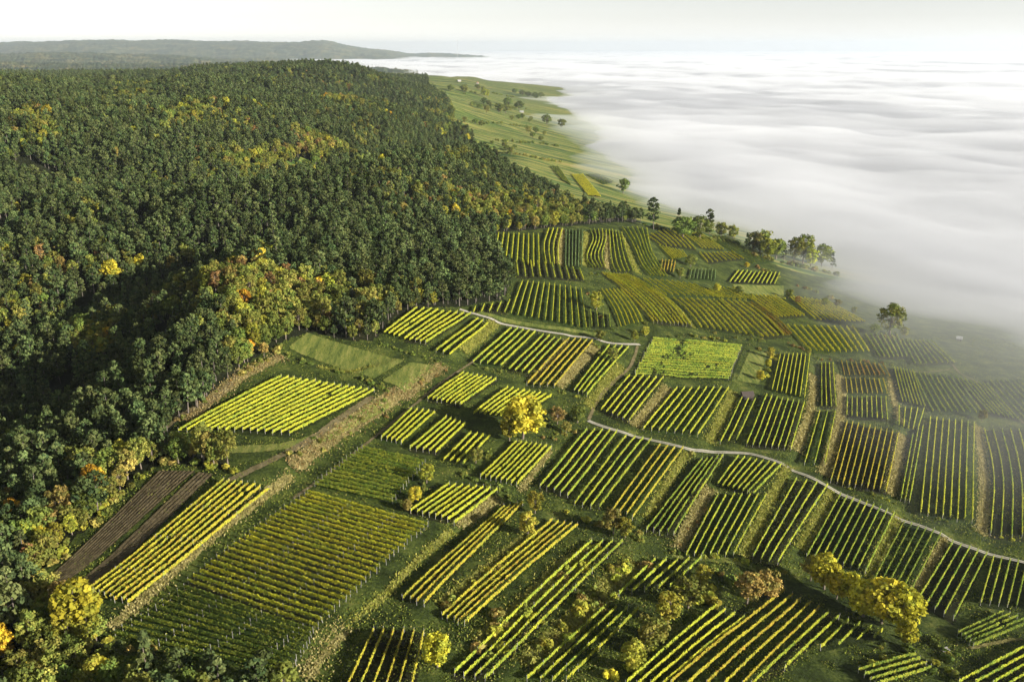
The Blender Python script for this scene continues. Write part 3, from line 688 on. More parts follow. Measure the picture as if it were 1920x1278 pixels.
def row_leaves(L, tone, dens, size, thin=0.0, rs=0):
    """Leaf sprays along a trellised row L (x, y, z)."""
    seg = np.hypot(*np.diff(L[:, :2], axis=0).T); s = np.concatenate([[0], np.cumsum(seg)]); tot = s[-1]
    n = max(12, int(tot * dens)); q = rng.uniform(0, tot, n)
    keep = vnoise(q, np.full(n, rs * 3.1), 1.3, 91) * 0.6 + vnoise(q, np.full(n, rs * 1.7), 6, 92) * 0.7 + rng.uniform(-0.4, 0.4, n) > -0.88 + thin
    q = q[keep]; n = len(q)
    P = np.stack([np.interp(q, s, L[:, k]) for k in range(3)], 1)
    t = np.stack([np.interp(q, s, np.gradient(L[:, k])) for k in range(2)], 1); t /= np.linalg.norm(t, axis=1)[:, None] + 1e-9
    nx = np.stack([t[:, 1], -t[:, 0]], 1)
    top = 1.8 + 0.22 * vnoise(q, np.full(n, rs * 5.3), 0.9, 93) + 0.12 * vnoise(q, np.full(n, rs * 2.2), 4, 94)
    h = 0.8 + (top - 0.8) * rng.beta(1.4, 1.0, n)
    w = ((0.14 if dens > 16 else 0.27) + 0.08 * vnoise(q, np.full(n, rs * 4.4), 1.6, 95)) * rng.normal(0, 0.75, n).clip(-1.4, 1.4)
    P[:, :2] += nx * w[:, None]; P[:, 2] += h
    nr = np.concatenate([nx * np.sign(w)[:, None], (np.clip((h - 1.1) * 1.3, -0.2, 1.3) + (0.5 if dens <= 16 else 0))[:, None]], 1) + spin(n) * 0.42
    tn = TONES[tone]; mixv = np.cumsum([x[1] for x in tn])
    f = np.clip(0.5 + 0.42 * vnoise(q, np.full(n, rs * 6.1), 5.0, 96) + 0.20 * vnoise(q, np.full(n, rs), 1.0, 97) + rng.normal(0, 0.18, n), 0, 0.999)
    idx = np.minimum(np.searchsorted(mixv / mixv[-1], f), 2)
    col = np.array([x[0] for x in tn])[idx] * rng.uniform(0.72, 1.2, (n, 1))
    Q = leaf_quads(P, nr, size * rng.uniform(0.75, 1.3, n))
    # the dense leaf wall along the wires
    m = max(4, int(tot * 3.2 * (1 - 0.5 * thin))); qc = (np.arange(m) + rng.uniform(0, 1, m)) * tot / m
    kc = vnoise(qc, np.full(m, rs * 3.1), 1.3, 91) * 0.6 + vnoise(qc, np.full(m, rs * 1.7), 6, 92) * 0.7 > -0.8 + thin; qc = qc[kc]; m = len(qc)
    if m:
        Pc = np.stack([np.interp(qc, s, L[:, k]) for k in range(3)], 1); tc = np.stack([np.interp(qc, s, np.gradient(L[:, k])) for k in range(2)], 1); tc /= np.linalg.norm(tc, axis=1)[:, None] + 1e-9
        nc = np.concatenate([np.stack([tc[:, 1], -tc[:, 0]], 1) * rng.choice([-1, 1], (m, 1)), rng.normal(0, 0.15, (m, 1))], 1)
        Pc[:, :2] += nc[:, :2] * rng.normal(0, 0.06, (m, 1)); Pc[:, 2] += rng.uniform(0.95, 1.45, m)
        cc = np.array([x[0] for x in tn])[rng.choice(3, m, p=np.array([x[1] for x in tn]) / mixv[-1])] * rng.uniform(0.7, 1.0, (m, 1))
        Q = np.concatenate([Q, leaf_quads(Pc, nc, rng.uniform(0.5, 0.75, m))]); col = np.concatenate([col, cc])
    return Q, col
def box_mesh(name, sx, sy, sz, m, taper=1.0):
    v = [(x * sx / 2 * (taper if z else 1), y * sy / 2 * (taper if z else 1), z * sz) for z in (0, 1) for x, y in ((-1, -1), (1, -1), (1, 1), (-1, 1))]
    return py_mesh(name, v, [(3, 2, 1, 0), (4, 5, 6, 7), (0, 1, 5, 4), (1, 2, 6, 5), (2, 3, 7, 6), (3, 0, 4, 7)], m)
POST_ME = box_mesh("post", 0.1, 0.1, 2.15, M_POST, 0.85)
ROWS = []
PLOT_POLYS = []
for pi, (A, B, n, tone, posts, desc) in enumerate(PLOTS):
    LA = resample(smooth_line([hit(u, v) for u, v in A]), 2.0); LB = resample(smooth_line([hit(u, v) for u, v in B]), 2.0)
    m = max(len(LA), len(LB), 3); q = np.linspace(0, 1, m)
    LA = np.stack([np.interp(q, np.linspace(0, 1, len(LA)), LA[:, k]) for k in range(2)], 1); LB = np.stack([np.interp(q, np.linspace(0, 1, len(LB)), LB[:, k]) for k in range(2)], 1)
    PLOT_POLYS.append(np.concatenate([LA, LB[::-1]]))
    ua, va, _ = seen_at(*LA[m // 2], ground(*LA[m // 2])); ub, vb, _ = seen_at(*LB[m // 2], ground(*LB[m // 2]))
    side = "left" if abs(ub - ua) > 0.8 * abs(vb - va) else "top"
    for k in range(n):
        f = k / (n - 1); L = LA * (1 - f) + LB * f
        # rows start and stop unevenly
        e0, e1 = rng.uniform(0, 0.018, 2); i = np.linspace(e0, 1 - e1, m)
        L = np.stack([np.interp(i, q, L[:, c]) for c in range(2)], 1)
        L = np.concatenate([L, ground(L[:, 0], L[:, 1])[:, None]], 1)
        mid = L[m // 2]; u, v, dep = seen_at(*mid)
        length = np.hypot(*np.diff(L[:, :2], axis=0).T).sum()
        ue, ve, _ = seen_at(L[:, 0], L[:, 1], L[:, 2] + 1)
        inside = ((ue > -5) & (ue < 1925) & (ve > -5) & (ve < 1283)).mean()
        pxlen = np.hypot(np.diff(ue), np.diff(ve)).sum() * inside
        ROWS.append(dict(L=L, tone=tone, posts=posts, dep=dep, area=pxlen * 1.6 * FPX / dep * (inside > 0), k=k, len=length, plot=pi,
                         label=f"{ORD[k]} vine row from the {side} in {desc}", group=f"vine rows in {desc}"))
# plot ground: mown grass, bare soil or weeds, row shade put into the tones
M_PLOT = [ground_mat("plot_mown_grass_shaded", [(0.0, (0.0075, 0.0135, 0.0023)), (0.4, (0.0195, 0.0345, 0.0053)), (0.75, (0.0413, 0.0615, 0.0097)), (1.0, (0.0750, 0.0863, 0.0195))], 0.3, 0.8, 1.8, ragged=True),
          ground_mat("plot_bare_soil_shaded", [(0.0, (0.0075, 0.0075, 0.0030)), (0.4, (0.0180, 0.0180, 0.0067)), (0.7, (0.0263, 0.0345, 0.0075)), (1.0, (0.0450, 0.0562, 0.0120))], 0.3, 0.9, 1.8, ragged=True),
          ground_mat("plot_weeds_shaded", [(0.0, (0.0060, 0.0097, 0.0023)), (0.4, (0.0150, 0.0240, 0.0045)), (0.75, (0.0375, 0.0465, 0.0097)), (1.0, (0.0825, 0.0788, 0.0225))], 0.5, 1.0, 1.8, ragged=True)]
for pi, poly in enumerate(PLOT_POLYS):
    m = len(poly) // 2; LA, LB = poly[:m], poly[m:][::-1]
    W = np.linalg.norm(LA[m // 2] - LB[m // 2]); nv = max(4, int(W / 1.3)); t = np.linspace(-1.3 / W, 1 + 1.3 / W, nv)
    XY = LA[:, None] * (1 - t[None, :, None]) + LB[:, None] * t[None, :, None]
    XY = np.concatenate([XY[:1] * 2 - XY[1:2], XY, XY[-1:] * 2 - XY[-2:-1]], 0)
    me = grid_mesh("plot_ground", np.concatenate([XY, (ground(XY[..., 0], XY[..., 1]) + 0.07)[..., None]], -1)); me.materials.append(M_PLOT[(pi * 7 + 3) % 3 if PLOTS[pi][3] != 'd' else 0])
    e = np.minimum(np.minimum(np.arange(m + 2), m + 1 - np.arange(m + 2))[:, None] / 2.0, np.minimum(np.arange(nv), nv - 1 - np.arange(nv))[None] / 2.0)
    edge_attr(me, np.clip(e, 0, 1)); tag(link("plot_ground", me), kind="structure")
order = sorted(range(len(ROWS)), key=lambda i: -ROWS[i]['area'])
single = set(order[:300])
rest_v, rest_c = [], []
for i, R in enumerate(ROWS):
    far = R['dep']
    dens, size = (30, 0.23) if far < 330 else (21, 0.29) if far < 480 else (14, 0.44) if far < 750 else (4, 0.9)
    thin = {'d': 0.45, 'n': 0.1, 'g': 0.1}.get(R['tone'], 0.05) + (0.35 if 'crosswise' in R['label'] and 'broad' in R['label'] else 0)
    V, col = row_leaves(R['L'], R['tone'], dens, size, thin, i + 1)
    if i not in single:
        rest_v.append(V); rest_c.append(col); continue
    L = R['L']; base = L[0].copy()
    e = bpy.data.objects.new("vine_row", None); C.objects.link(e); e.empty_display_size = 0.5
    e.location = base; tag(e, R['label'], "vine row", R['group'])
    me = quads_mesh("vine_foliage", V - base, len(V), 4, col); me.materials.append(M_VINE)
    link("foliage", me, e)
    for j in (0, -1):
        p = L[j] - base; o = link("end_post", POST_ME, e, (p[0], p[1], p[2] - 0.05))
        o.rotation_euler = (rng.normal(0, 0.05), rng.normal(0, 0.05), rng.uniform(0, 3))
    if R['posts']:
        s = np.concatenate([[0], np.cumsum(np.hypot(*np.diff(L[:, :2], axis=0).T))])
        for d in np.arange(R['posts'], s[-1] - 2, R['posts']):
            p = np.array([np.interp(d, s, L[:, c]) for c in range(3)]) - base
            o = link("post", POST_ME, e, (p[0], p[1], p[2] - 0.05)); o.rotation_euler = (rng.normal(0, 0.04), rng.normal(0, 0.04), rng.uniform(0, 3))
V = np.concatenate(rest_v); col = np.concatenate(rest_c)
me = quads_mesh("vines", V, len(V), 4, col); me.materials.append(M_VINE)
tag(link("vines", me), "thin distant vine rows across the upper slope", "vines", kind="stuff")
print("rows", len(ROWS), "single", len(single), "quads rest", len(V), time.time() - T0)
# ------------------------------------------------------------------ trees
M_LEAF = leaf_mat("tree_leaves", attr="Col", var=0.36, hue=0.02, transl=0.25)
M_NEEDLE = leaf_mat("pine_needles", attr="Col", var=0.42, hue=0.02, transl=0.15)
M_BARK = plain_mat("bark", (0.14, 0.11, 0.08), 0.9, 4.0, 0.4)
M_PINEBARK = plain_mat("pine_bark", (0.12, 0.10, 0.08), 0.9, 4.0, 0.35)
def clump_quads(cs, rs, per, size, flat=0.8, out=0.75):
    n = len(cs) * per; c = np.repeat(cs, per, 0); r = np.repeat(rs, per)
    d = spin(n); d[:, 2] *= flat
    P = c + d * (r * rng.uniform(0.45, 1.0, n))[:, None]
    return leaf_quads(P, d * out + spin(n) * 0.6 + np.array([0, 0, 0.25]), size * rng.uniform(0.65, 1.35, n))
def shade(cols, ncl, per, spread=0.22):
    """Leaf colours: each clump leans to one of the tree's colours."""
    base = np.array(cols)[rng.integers(0, len(cols), ncl)] * rng.uniform(1 - spread, 1 + spread, (ncl, 1))
    return np.repeat(base, per, 0) * rng.uniform(0.8, 1.22, (ncl * per, 1))
def tube(pts, radii, sides=6):
    V, Fc = [], []
    for k, (p, r) in enumerate(zip(pts, radii)):
        for s in range(sides):
            a = 2 * math.pi * s / sides; V.append((p[0] + r * math.cos(a), p[1] + r * math.sin(a), p[2]))
        if k:
            o = (k - 1) * sides
            for s in range(sides): Fc.append((o + s, o + (s + 1) % sides, o + sides + (s + 1) % sides, o + sides + s))
    return V, Fc
def trunk_mesh(name, h, r, m, limbs=()):
    V, Fc = tube([(0, 0, -0.6), (rng.normal(0, .06), rng.normal(0, .06), h * 0.35), (rng.normal(0, .15), rng.normal(0, .15), h * 0.7), (rng.normal(0, .2), rng.normal(0, .2), h * 0.95)], [r * 1.2, r * 0.85, r * 0.55, r * 0.15])
    for (z, x, y, z2) in limbs:
        v, f = tube([(0, 0, z), (x * 0.5, y * 0.5, (z + z2) / 2 - 0.1), (x, y, z2)], [r * 0.42, r * 0.3, r * 0.1], 4)
        Fc += [tuple(i + len(V) for i in q) for q in f]; V += v
    return py_mesh(name, V, Fc, m, True)
def pine_proto(h, R, cols, nc=44, per=14, size=0.62, bare=0.45):
    t = np.sort(rng.uniform(0, 1, nc)); z = h * (bare + (0.98 - bare) * t)
    rad = R * np.clip((1 - t ** 2.4) ** 0.6, 0.08, 1) * np.clip(0.45 + t * 3, 0, 1) * rng.uniform(0.35, 1.05, nc)
    a = rng.uniform(0, 2 * math.pi, nc)
    cs = np.stack([rad * np.cos(a), rad * np.sin(a), z], 1); rs = rng.uniform(0.65, 1.2, nc) * R / 2.6
    V = clump_quads(cs, rs, per, size, 0.55); col = shade(cols, nc, per)
    cm = quads_mesh("pine_crown", V, len(V), 4, col); cm.materials.append(M_NEEDLE)
    limbs = [(z[i] - 0.4, cs[i, 0] * 0.8, cs[i, 1] * 0.8, cs[i, 2]) for i in range(0, nc, 4)]
    return cm, trunk_mesh("pine_trunk", h, 0.2, M_PINEBARK, limbs), h, R
def spruce_proto(h, R, cols, nc=40, per=12, size=0.7):
    t = rng.uniform(0, 1, nc) ** 0.8; z = h * (0.12 + 0.86 * t); a = rng.uniform(0, 2 * math.pi, nc); rad = R * (1 - t) * rng.uniform(0.5, 1, nc) + 0.1
    cs = np.stack([rad * np.cos(a), rad * np.sin(a), z], 1); V = clump_quads(cs, (0.35 + 0.65 * (1 - t)) * 0.8, per, size, 0.5)
    cm = quads_mesh("spruce_crown", V, len(V), 4, shade(cols, nc, per)); cm.materials.append(M_NEEDLE)
    return cm, trunk_mesh("spruce_trunk", h, 0.17, M_BARK), h, R
def broad_proto(h, R, cols, nc=46, per=32, size=0.44, low=0.14):
    d = spin(nc); k = rng.uniform(0.55, 1.0, nc) ** 0.6
    rz = h * (1 - low) / 2; cz = h * low + rz
    cs = d * k[:, None] * np.array([R * 0.8, R * 0.8, rz * 0.85]) + np.array([0, 0, cz])
    cs[:, :2] += rng.normal(0, 0.12 * R, (nc, 2)); rs = rng.uniform(0.55, 1.15, nc) * R * 0.36
    V = clump_quads(cs, rs, per, size, 0.85); col = shade(cols, nc, per)
    cm = quads_mesh("broadleaf_crown", V, len(V), 4, col); cm.materials.append(M_LEAF)
    limbs = [(h * rng.uniform(0.22, 0.5), cs[i, 0] * 0.8, cs[i, 1] * 0.8, cs[i, 2]) for i in range(0, nc, 4)]
    return cm, trunk_mesh("broadleaf_trunk", h * 0.85, 0.22, M_BARK, limbs), h, R
def bush_proto(h, R, cols, nc=14, per=20, size=0.5):
    d = spin(nc); d[:, 2] = np.abs(d[:, 2]); cs = d * np.array([R * 0.72, R * 0.72, h * 0.62]) * rng.uniform(0.4, 1, (nc, 1)) + np.array([0, 0, h * 0.12])
    V = clump_quads(cs, rng.uniform(0.25, 0.45, nc) * R, per, size, 0.8)
    cm = quads_mesh("bush", V, len(V), 4, shade(cols, nc, per, 0.3)); cm.materials.append(M_LEAF)
    return cm
PINE = [(0.055, 0.078, 0.026), (0.076, 0.10, 0.031), (0.040, 0.060, 0.023), (0.10, 0.12, 0.040)]
OLIVE = [(0.19, 0.20, 0.04), (0.25, 0.235, 0.05), (0.15, 0.175, 0.036)]
GREEN = [(0.12, 0.155, 0.032), (0.16, 0.19, 0.036), (0.095, 0.13, 0.028)]
LIME = [(0.31, 0.31, 0.04), (0.25, 0.27, 0.038), (0.37, 0.34, 0.045)]
YELLOW = [(0.47, 0.40, 0.036), (0.41, 0.365, 0.036), (0.52, 0.44, 0.042), (0.33, 0.32, 0.038)]
ORANGE = [(0.46, 0.26, 0.025), (0.40, 0.21, 0.025), (0.48, 0.33, 0.032)]
BROWN = [(0.22, 0.13, 0.045), (0.28, 0.18, 0.06), (0.17, 0.13, 0.045)]
RUSSET = [(0.25, 0.20, 0.05), (0.20, 0.19, 0.045), (0.31, 0.24, 0.06)]
PROTO = {
    'pine': [pine_proto(rng.uniform(10, 13.5), rng.uniform(2.6, 3.6), PINE, bare=rng.uniform(0.24, 0.42)) for _ in range(6)],
    'spruce': [spruce_proto(13, 2.3, PINE) for _ in range(2)],
    'olive': [broad_proto(rng.uniform(9, 12), rng.uniform(3.0, 3.8), OLIVE) for _ in range(3)],
    'green': [broad_proto(rng.uniform(9, 12), rng.uniform(3.0, 3.8), GREEN) for _ in range(3)],
    'lime': [broad_proto(rng.uniform(8, 10), rng.uniform(2.8, 3.4), LIME) for _ in range(2)],
    'yellow': [broad_proto(10, 3.4, YELLOW, 64, 40, 0.5) for _ in range(2)],
    'orange': [broad_proto(10, 3.2, ORANGE, 52, 34, 0.48) for _ in range(2)],
    'brown': [broad_proto(9, 3.0, BROWN, 44, 26, 0.4) for _ in range(2)],
    'russet': [broad_proto(9.5, 3.2, RUSSET) for _ in range(2)],
}
KIND_WORD = {'pine': ("pine_tree", "pine tree"), 'spruce': ("spruce_tree", "spruce tree")}
def place_tree(kind, x, y, s, rot, label, group, sz=1.0, var=None, lean=0.0):
    pr = PROTO[kind][int(rng.integers(len(PROTO[kind])) if var is None else var)]
    nm, cat = KIND_WORD.get(kind, ("broadleaf_tree", "tree"))
    e = bpy.data.objects.new(nm, None); C.objects.link(e); e.empty_display_size = 0.5
    e.location = (x, y, float(ground(x, y))); e.rotation_euler = (rng.normal(0, 0.03) + lean, rng.normal(0, 0.03), rot); e.scale = (s, s, s * sz)
    tag(e, label, cat, group)
    link("crown", pr[0], e); link("trunk", pr[1], e)
    return e

# the forest: one stem every few metres inside the outlines
def jitter(x0, x1, y0, y1, s):
    x, y = np.meshgrid(np.arange(x0, x1, s), np.arange(y0, y1, s), indexing='ij')
    return (x + rng.uniform(-0.46, 0.46, x.shape) * s).ravel(), (y + rng.uniform(-0.46, 0.46, y.shape) * s).ravel()
xs, ys, gs = [], [], []
for (a, b, s) in ((100, 420, 3.7), (420, 700, 4.1), (700, 1100, 4.7), (1100, 3500, 6.2)):
    x, y = jitter(-1400, 330, a, b, s); ok = in_forest(x, y)
    z = ground(x, y); u, v, dep = seen_at(x, y, z + 6)
    ok &= (u > -160) & (u < 2000) & (v < 1420) & (v > 60)
    xs.append(x[ok]); ys.append(y[ok]); gs.append(np.full(ok.sum(), s))
TX = np.concatenate(xs); TY = np.concatenate(ys); TS = np.concatenate(gs); TZ = ground(TX, TY)
TU, TV, TD = seen_at(TX, TY, TZ + 8)
# broadleaved patches among the pines (photograph u, v, spread, strength)
PATCHES = [(590, 275, 55, 1.2), (500, 290, 45, 1.0), (440, 300, 40, 0.7), (350, 215, 50, 0.6), (230, 290, 50, 0.7), (60, 220, 45, 0.6), (450, 515, 60, 1.0), (560, 545, 60, 0.9), (510, 600, 45, 1.0),
           (370, 470, 55, 0.7), (930, 380, 70, 0.9), (1050, 395, 60, 0.7), (830, 350, 60, 0.6), (880, 215, 60, 0.7), (150, 620, 70, 0.5), (480, 640, 50, 1.1), (60, 960, 120, 0.55), (230, 880, 60, 0.8), (150, 1020, 70, 0.9),
           (350, 860, 70, 1.2), (100, 1200, 120, 0.9), (700, 330, 50, 0.5), (640, 190, 60, 0.45), (240, 180, 60, 0.5), (400, 560, 60, 0.5)]
dec = vnoise(TX, TY, 45, 60) * 0.34 + vnoise(TX, TY, 16, 61) * 0.2 + rng.uniform(-0.25, 0.25, len(TX)) - 0.04
for (u, v, r, s) in PATCHES: dec += s * 0.75 * np.exp(-(((TU - u) / r) ** 2 + ((TV - v) / (r * 0.6)) ** 2))
kinds = np.full(len(TX), 'pine', dtype=object)
r = rng.uniform(0, 1, len(TX)); hue = vnoise(TX, TY, 60, 62) * 0.25 + r
D = dec > 0.26
kinds[D & (hue < 0.32)] = 'green'; kinds[D & (hue >= 0.32) & (hue < 0.74)] = 'olive'; kinds[D & (hue >= 0.74) & (hue < 0.92)] = 'lime'
kinds[D & (hue >= 0.92) & (hue < 1.0)] = 'russet'; kinds[D & (hue >= 1.0)] = 'brown'
p = rng.uniform(0, 1, len(TX)); kinds[D & (p > 0.986)] = 'yellow'; kinds[D & (p > 0.996)] = 'orange'; kinds[~D & (p > 0.9)] = 'spruce'
scale = np.clip(rng.normal(0.84, 0.14, len(TX)), 0.5, 1.2) * np.where(TS > 6, 1.12, 1.0) * np.where(D, rng.uniform(0.75, 1.15, len(TX)), 1.0)
# ragged density: a few gaps where the dark floor shows
gap = (vnoise(TX, TY, 22, 63) + 0.5 * vnoise(TX, TY, 9, 64) < -0.6) & (TD < 620) & (TU < 430)
keep = ~gap
SPECIALS = []      # filled below: notable trees that stand alone in the picture
def special(u, v, kind, height, label, wide=1.0, group=None):
    if height > 24:          # given as seen in the photograph: turn into metres
        x, y = hit(u, v); height = min(22.0, (height - 24) / FPX * seen_at(x, y, float(ground(x, y)))[2])
    SPECIALS.append((u, v, kind, height, label, wide, group))
special(980, 822, 'yellow', 17, "tall bright yellow tree standing among the small vineyard plots", 1.15)
special(955, 826, 'lime', 9, "lime green tree leaning against the tall yellow one")
special(210, 532, 'yellow', 13, "lone round yellow tree glowing among dark pines", 1.1)
special(42, 675, 'yellow', 8, "small round yellow tree at the dark gully's edge", 1.1)
special(205, 640, 'orange', 7, "small orange tree in the shaded hollow of the forest")
special(182, 940, 'orange', 12, "tall orange tree on the forest edge by the ploughed field", 0.95)
special(240, 898, 'russet', 10, "tawny tree above the top of the ploughed field")
special(30, 985, 'orange', 9, "orange-yellow tree inside the forest at the far left")
special(118, 985, 'russet', 12, "russet brown tree beside the bright orange one")
special(150, 1192, 'yellow', 15, "large golden tree at the lower end of the ploughed field", 1.05)
special(128, 1215, 'lime', 9, "yellow-green tree in front of the large golden one")
special(8, 1235, 'orange', 9, "orange tree cut by the bottom left frame edge")
special(470, 664, 'orange', 6, "orange shrub-like tree where the forest track leaves the wood")
special(495, 668, 'russet', 6, "russet small tree beside the forest track's end")
special(1118, 582, 'lime', 10, "olive tree standing alone beside the wide upper plot", 1.0)
special(1295, 500, 'green', 9, "lone round dark green tree between two small plots", 1.2)
special(1275, 522, 'olive', 8, "olive bushy tree below the lone round one", 1.15)
special(1345, 548, 'yellow', 6, "round yellow bush-tree beside the pale netted plot", 1.2)
special(1385, 552, 'green', 6, "small dark round tree right of the yellow bush", 1.2)
special(1400, 503, 'yellow', 5, "little yellow tree above the short slanting plot", 1.2)
special(1312, 448, 'green', 24 + 44, "big round tree at the wood's end against fog", 1.35)
special(1280, 446, 'green', 24 + 44, "broad dark tree left of the big round one", 1.35)
special(1272, 440, 'spruce', 24 + 50, "pointed spruce topping the trees against the fog")
special(1225, 430, 'pine', 24 + 44, "bluish pine at the dark tree row's end")
special(1330, 440, 'pine', 24 + 36, "misty pine just right of the big round tree")
special(1352, 446, 'olive', 24 + 32, "pale tree half lost in mist below the pine", 1.1)
special(1374, 450, 'olive', 24 + 30, "faint tree dissolving in the fog", 1.1)
special(1168, 362, 'green', 24 + 30, "dark round tree alone in the mist beyond the wood", 1.1)
special(1668, 630, 'olive', 17, "big spreading tree in mist above the hazy plots", 1.3)
special(1695, 632, 'lime', 7, "smaller tree at the right foot of the big misty one", 1.2)
special(1640, 628, 'green', 7, "dark bush-tree at the left foot of the misty one", 1.2)
special(1545, 574, 'green', 6, "low dark tree at the pale plot's upper edge", 1.2)
special(1570, 576, 'olive', 6, "low olive tree next to the dark one in mist", 1.3)
special(1495, 570, 'brown', 6, "brownish round tree on the misty meadow's right", 1.2)
special(1478, 560, 'olive', 7, "misty olive tree behind the brownish round one", 1.2)
special(1600, 588, 'olive', 5, "faint small tree right of the pale plot", 1.2)
special(820, 1250, 'yellow', 9, "yellow-green tree at the bottom beside the orange plot", 0.9)
special(990, 1005, 'lime', 8, "yellow bushy tree at the golden strips' upper end", 1.1)
special(1003, 962, 'lime', 7, "lime bush-tree above the golden strips")
special(1150, 1000, 'russet', 8, "brown-olive tree in the dark gap between plots", 1.2)
special(1172, 1008, 'lime', 6, "lime bush right of the brown-olive tree", 1.1)
special(1545, 1104, 'yellow', 11, "golden tree at the left of the golden row", 1.2)
special(1520, 1088, 'russet', 8, "shaded tawny tree behind the golden row")
special(1592, 1132, 'yellow', 10, "small golden tree nearest the dark plot", 1.0)
special(1568, 1122, 'yellow', 8, "second golden tree in the row by the dark plot", 1.2)
special(1618, 1156, 'yellow', 11, "middle golden tree of the row", 1.3)
special(1652, 1168, 'yellow', 13, "largest golden tree in the row of golden trees", 1.3)
special(1690, 1178, 'yellow', 13, "golden tree at the row's right end", 1.2)
special(1700, 1212, 'yellow', 8, "yellow bush-tree hanging below the golden row", 1.0)
special(1400, 1132, 'russet', 10, "brownish tree beside the dark hollow", 1.2)
special(1440, 1122, 'russet', 9, "tawny tree right of the brownish one", 1.2)
special(1318, 1098, 'lime', 6, "small yellow-green tree in the dark hollow")
special(1290, 1140, 'olive', 9, "big olive bush-tree above the golden rows", 1.3)
special(1252, 1168, 'lime', 9, "tall yellow-olive thicket tree left of the golden rows", 1.2)
special(1222, 1215, 'olive', 9, "olive thicket tree at the lower scrub", 1.2)
special(1185, 1255, 'lime', 8, "yellow-green thicket tree at the bottom edge", 1.2)
special(1445, 672, 'lime', 6, "yellow hedge tree at the broad field's upper corner", 1.0)
special(1440, 690, 'yellow', 5, "yellow hedge tree halfway down the broad field's side", 1.0)
special(1425, 712, 'yellow', 5, "yellow bush at the lower corner of the broad field", 1.1)
special(1045, 795, 'brown', 7, "leafless brownish tree right of the tall yellow one", 1.3)
special(1083, 792, 'green', 7, "dark green tree at the gravel road's left end", 1.3)
special(1062, 812, 'russet', 5, "reddish bush below the dark green road-end tree", 1.2)
special(1190, 640, 'lime', 6, "yellow hedge tree at the upper road's corner", 1.0)
special(1210, 632, 'lime', 6, "bright hedge tree behind the broad field's corner", 1.0)
special(1125, 640, 'olive', 6, "round olive bush on the upper road", 1.2)
special(1148, 680, 'olive', 6, "dark bush inside the narrow plot by the track", 1.2)
special(800, 905, 'lime', 6, "yellow-green bush on the little bank above plots", 1.2)
special(780, 940, 'yellow', 5, "yellow bush beside the dark crosswise plot", 1.2)
special(765, 958, 'russet', 4, "reddish bush at the big square plot's corner", 1.2)
special(892, 868, 'olive', 6, "olive bush between the small plots", 1.2)
special(1840, 790, 'russet', 6, "hazy brown bush at the tall bright plot's corner", 1.2)
special(1005, 186, 'green', 24 + 12, "dark trees' first clump at the far fog's edge", 1.3)
special(1025, 234, 'green', 24 + 24, "dark round tree alone at the far fog's shore", 1.3)
special(1052, 240, 'green', 24 + 18, "smaller dark tree right of the far round one", 1.3)
special(1050, 470, 'lime', 1, "tiny shrub on the tan strip of the upper terrace")
for k, (u, v) in enumerate([(908, 182), (913, 183)]): special(u, v, 'lime', 24 + 16, ("pale tree pair's left member on the far meadow", "pale tree pair's right member on the far meadow")[k], 0.8)
special(907, 196, 'green', 24 + 14, "round dark tree in the middle of the far meadow", 1.3)
for u, v, l in [(935, 210, "far meadow's dark copse, left tree"), (948, 212, "far meadow's dark copse, middle tree"), (953, 200, "slim dark tree above the far copse"), (973, 206, "dark tree by the small far house")]: special(u, v, 'green', 24 + 17, l, 1.4)
for k, u in enumerate(range(853, 900, 6)): special(u, 140 + k * 0.3, 'green', 24 + 13, f"{ORD[k]} tree from the left in the far hilltop tree row", 1.8, "far hilltop tree row")
for k, (u, v) in enumerate([(966, 176), (980, 180), (990, 182), (1003, 184), (1014, 184)]): special(u, v, 'green', 24 + 11, f"{ORD[k]} dark tree from the left along the far fog shore", 1.6, "trees along the far fog shore")
far_rng = np.random.default_rng(5)
for k, (u0, v0, n, du, dv) in enumerate([(930, 205, 6, 18, 5), (985, 226, 6, 20, 4), (905, 170, 7, 30, 3), (1000, 250, 5, 25, 6), (890, 240, 5, 14, 8), (960, 282, 6, 30, 6)]):
    for j in range(n): special(u0 + far_rng.normal(0, du), v0 + far_rng.normal(0, dv), ('green', 'olive', 'green')[j % 3], 24 + far_rng.uniform(7, 13), f"small dark tree in the {ORD[k]} loose clump on the far striped fields", 1.5, f"{ORD[k]} clump on the far striped fields")
for k, (u, v) in enumerate([(1400, 470), (1412, 472), (1425, 476), (1440, 484), (1455, 486), (1470, 490), (1488, 492), (1505, 494), (1520, 500), (1540, 500), (1560, 505)]):
    special(u, v, ('spruce', 'olive', 'olive', 'lime', 'green')[k % 5], 24 + 34 + (k * 7 % 5) * 3, f"{ORD[k]} tree from the left in the line fading into fog", 1.1, "tree line fading into the fog")
for u, v, kind, height, label, wide, group in SPECIALS:
    x, y = hit(u, v); pr = PROTO[kind][0]; s = height / pr[2]
    place_tree(kind, x, y, s * (wide if wide > 1 else 1), rng.uniform(0, 6.28), label, group, sz=(1 / wide if wide > 1 else 1.0), var=int(rng.integers(len(PROTO[kind]))))
    keep &= (np.hypot(TX - x, TY - y) > 3.5)
TX, TY, TZ, TU, TV, TD, kinds, scale = [a[keep] for a in (TX, TY, TZ, TU, TV, TD, kinds, scale)]
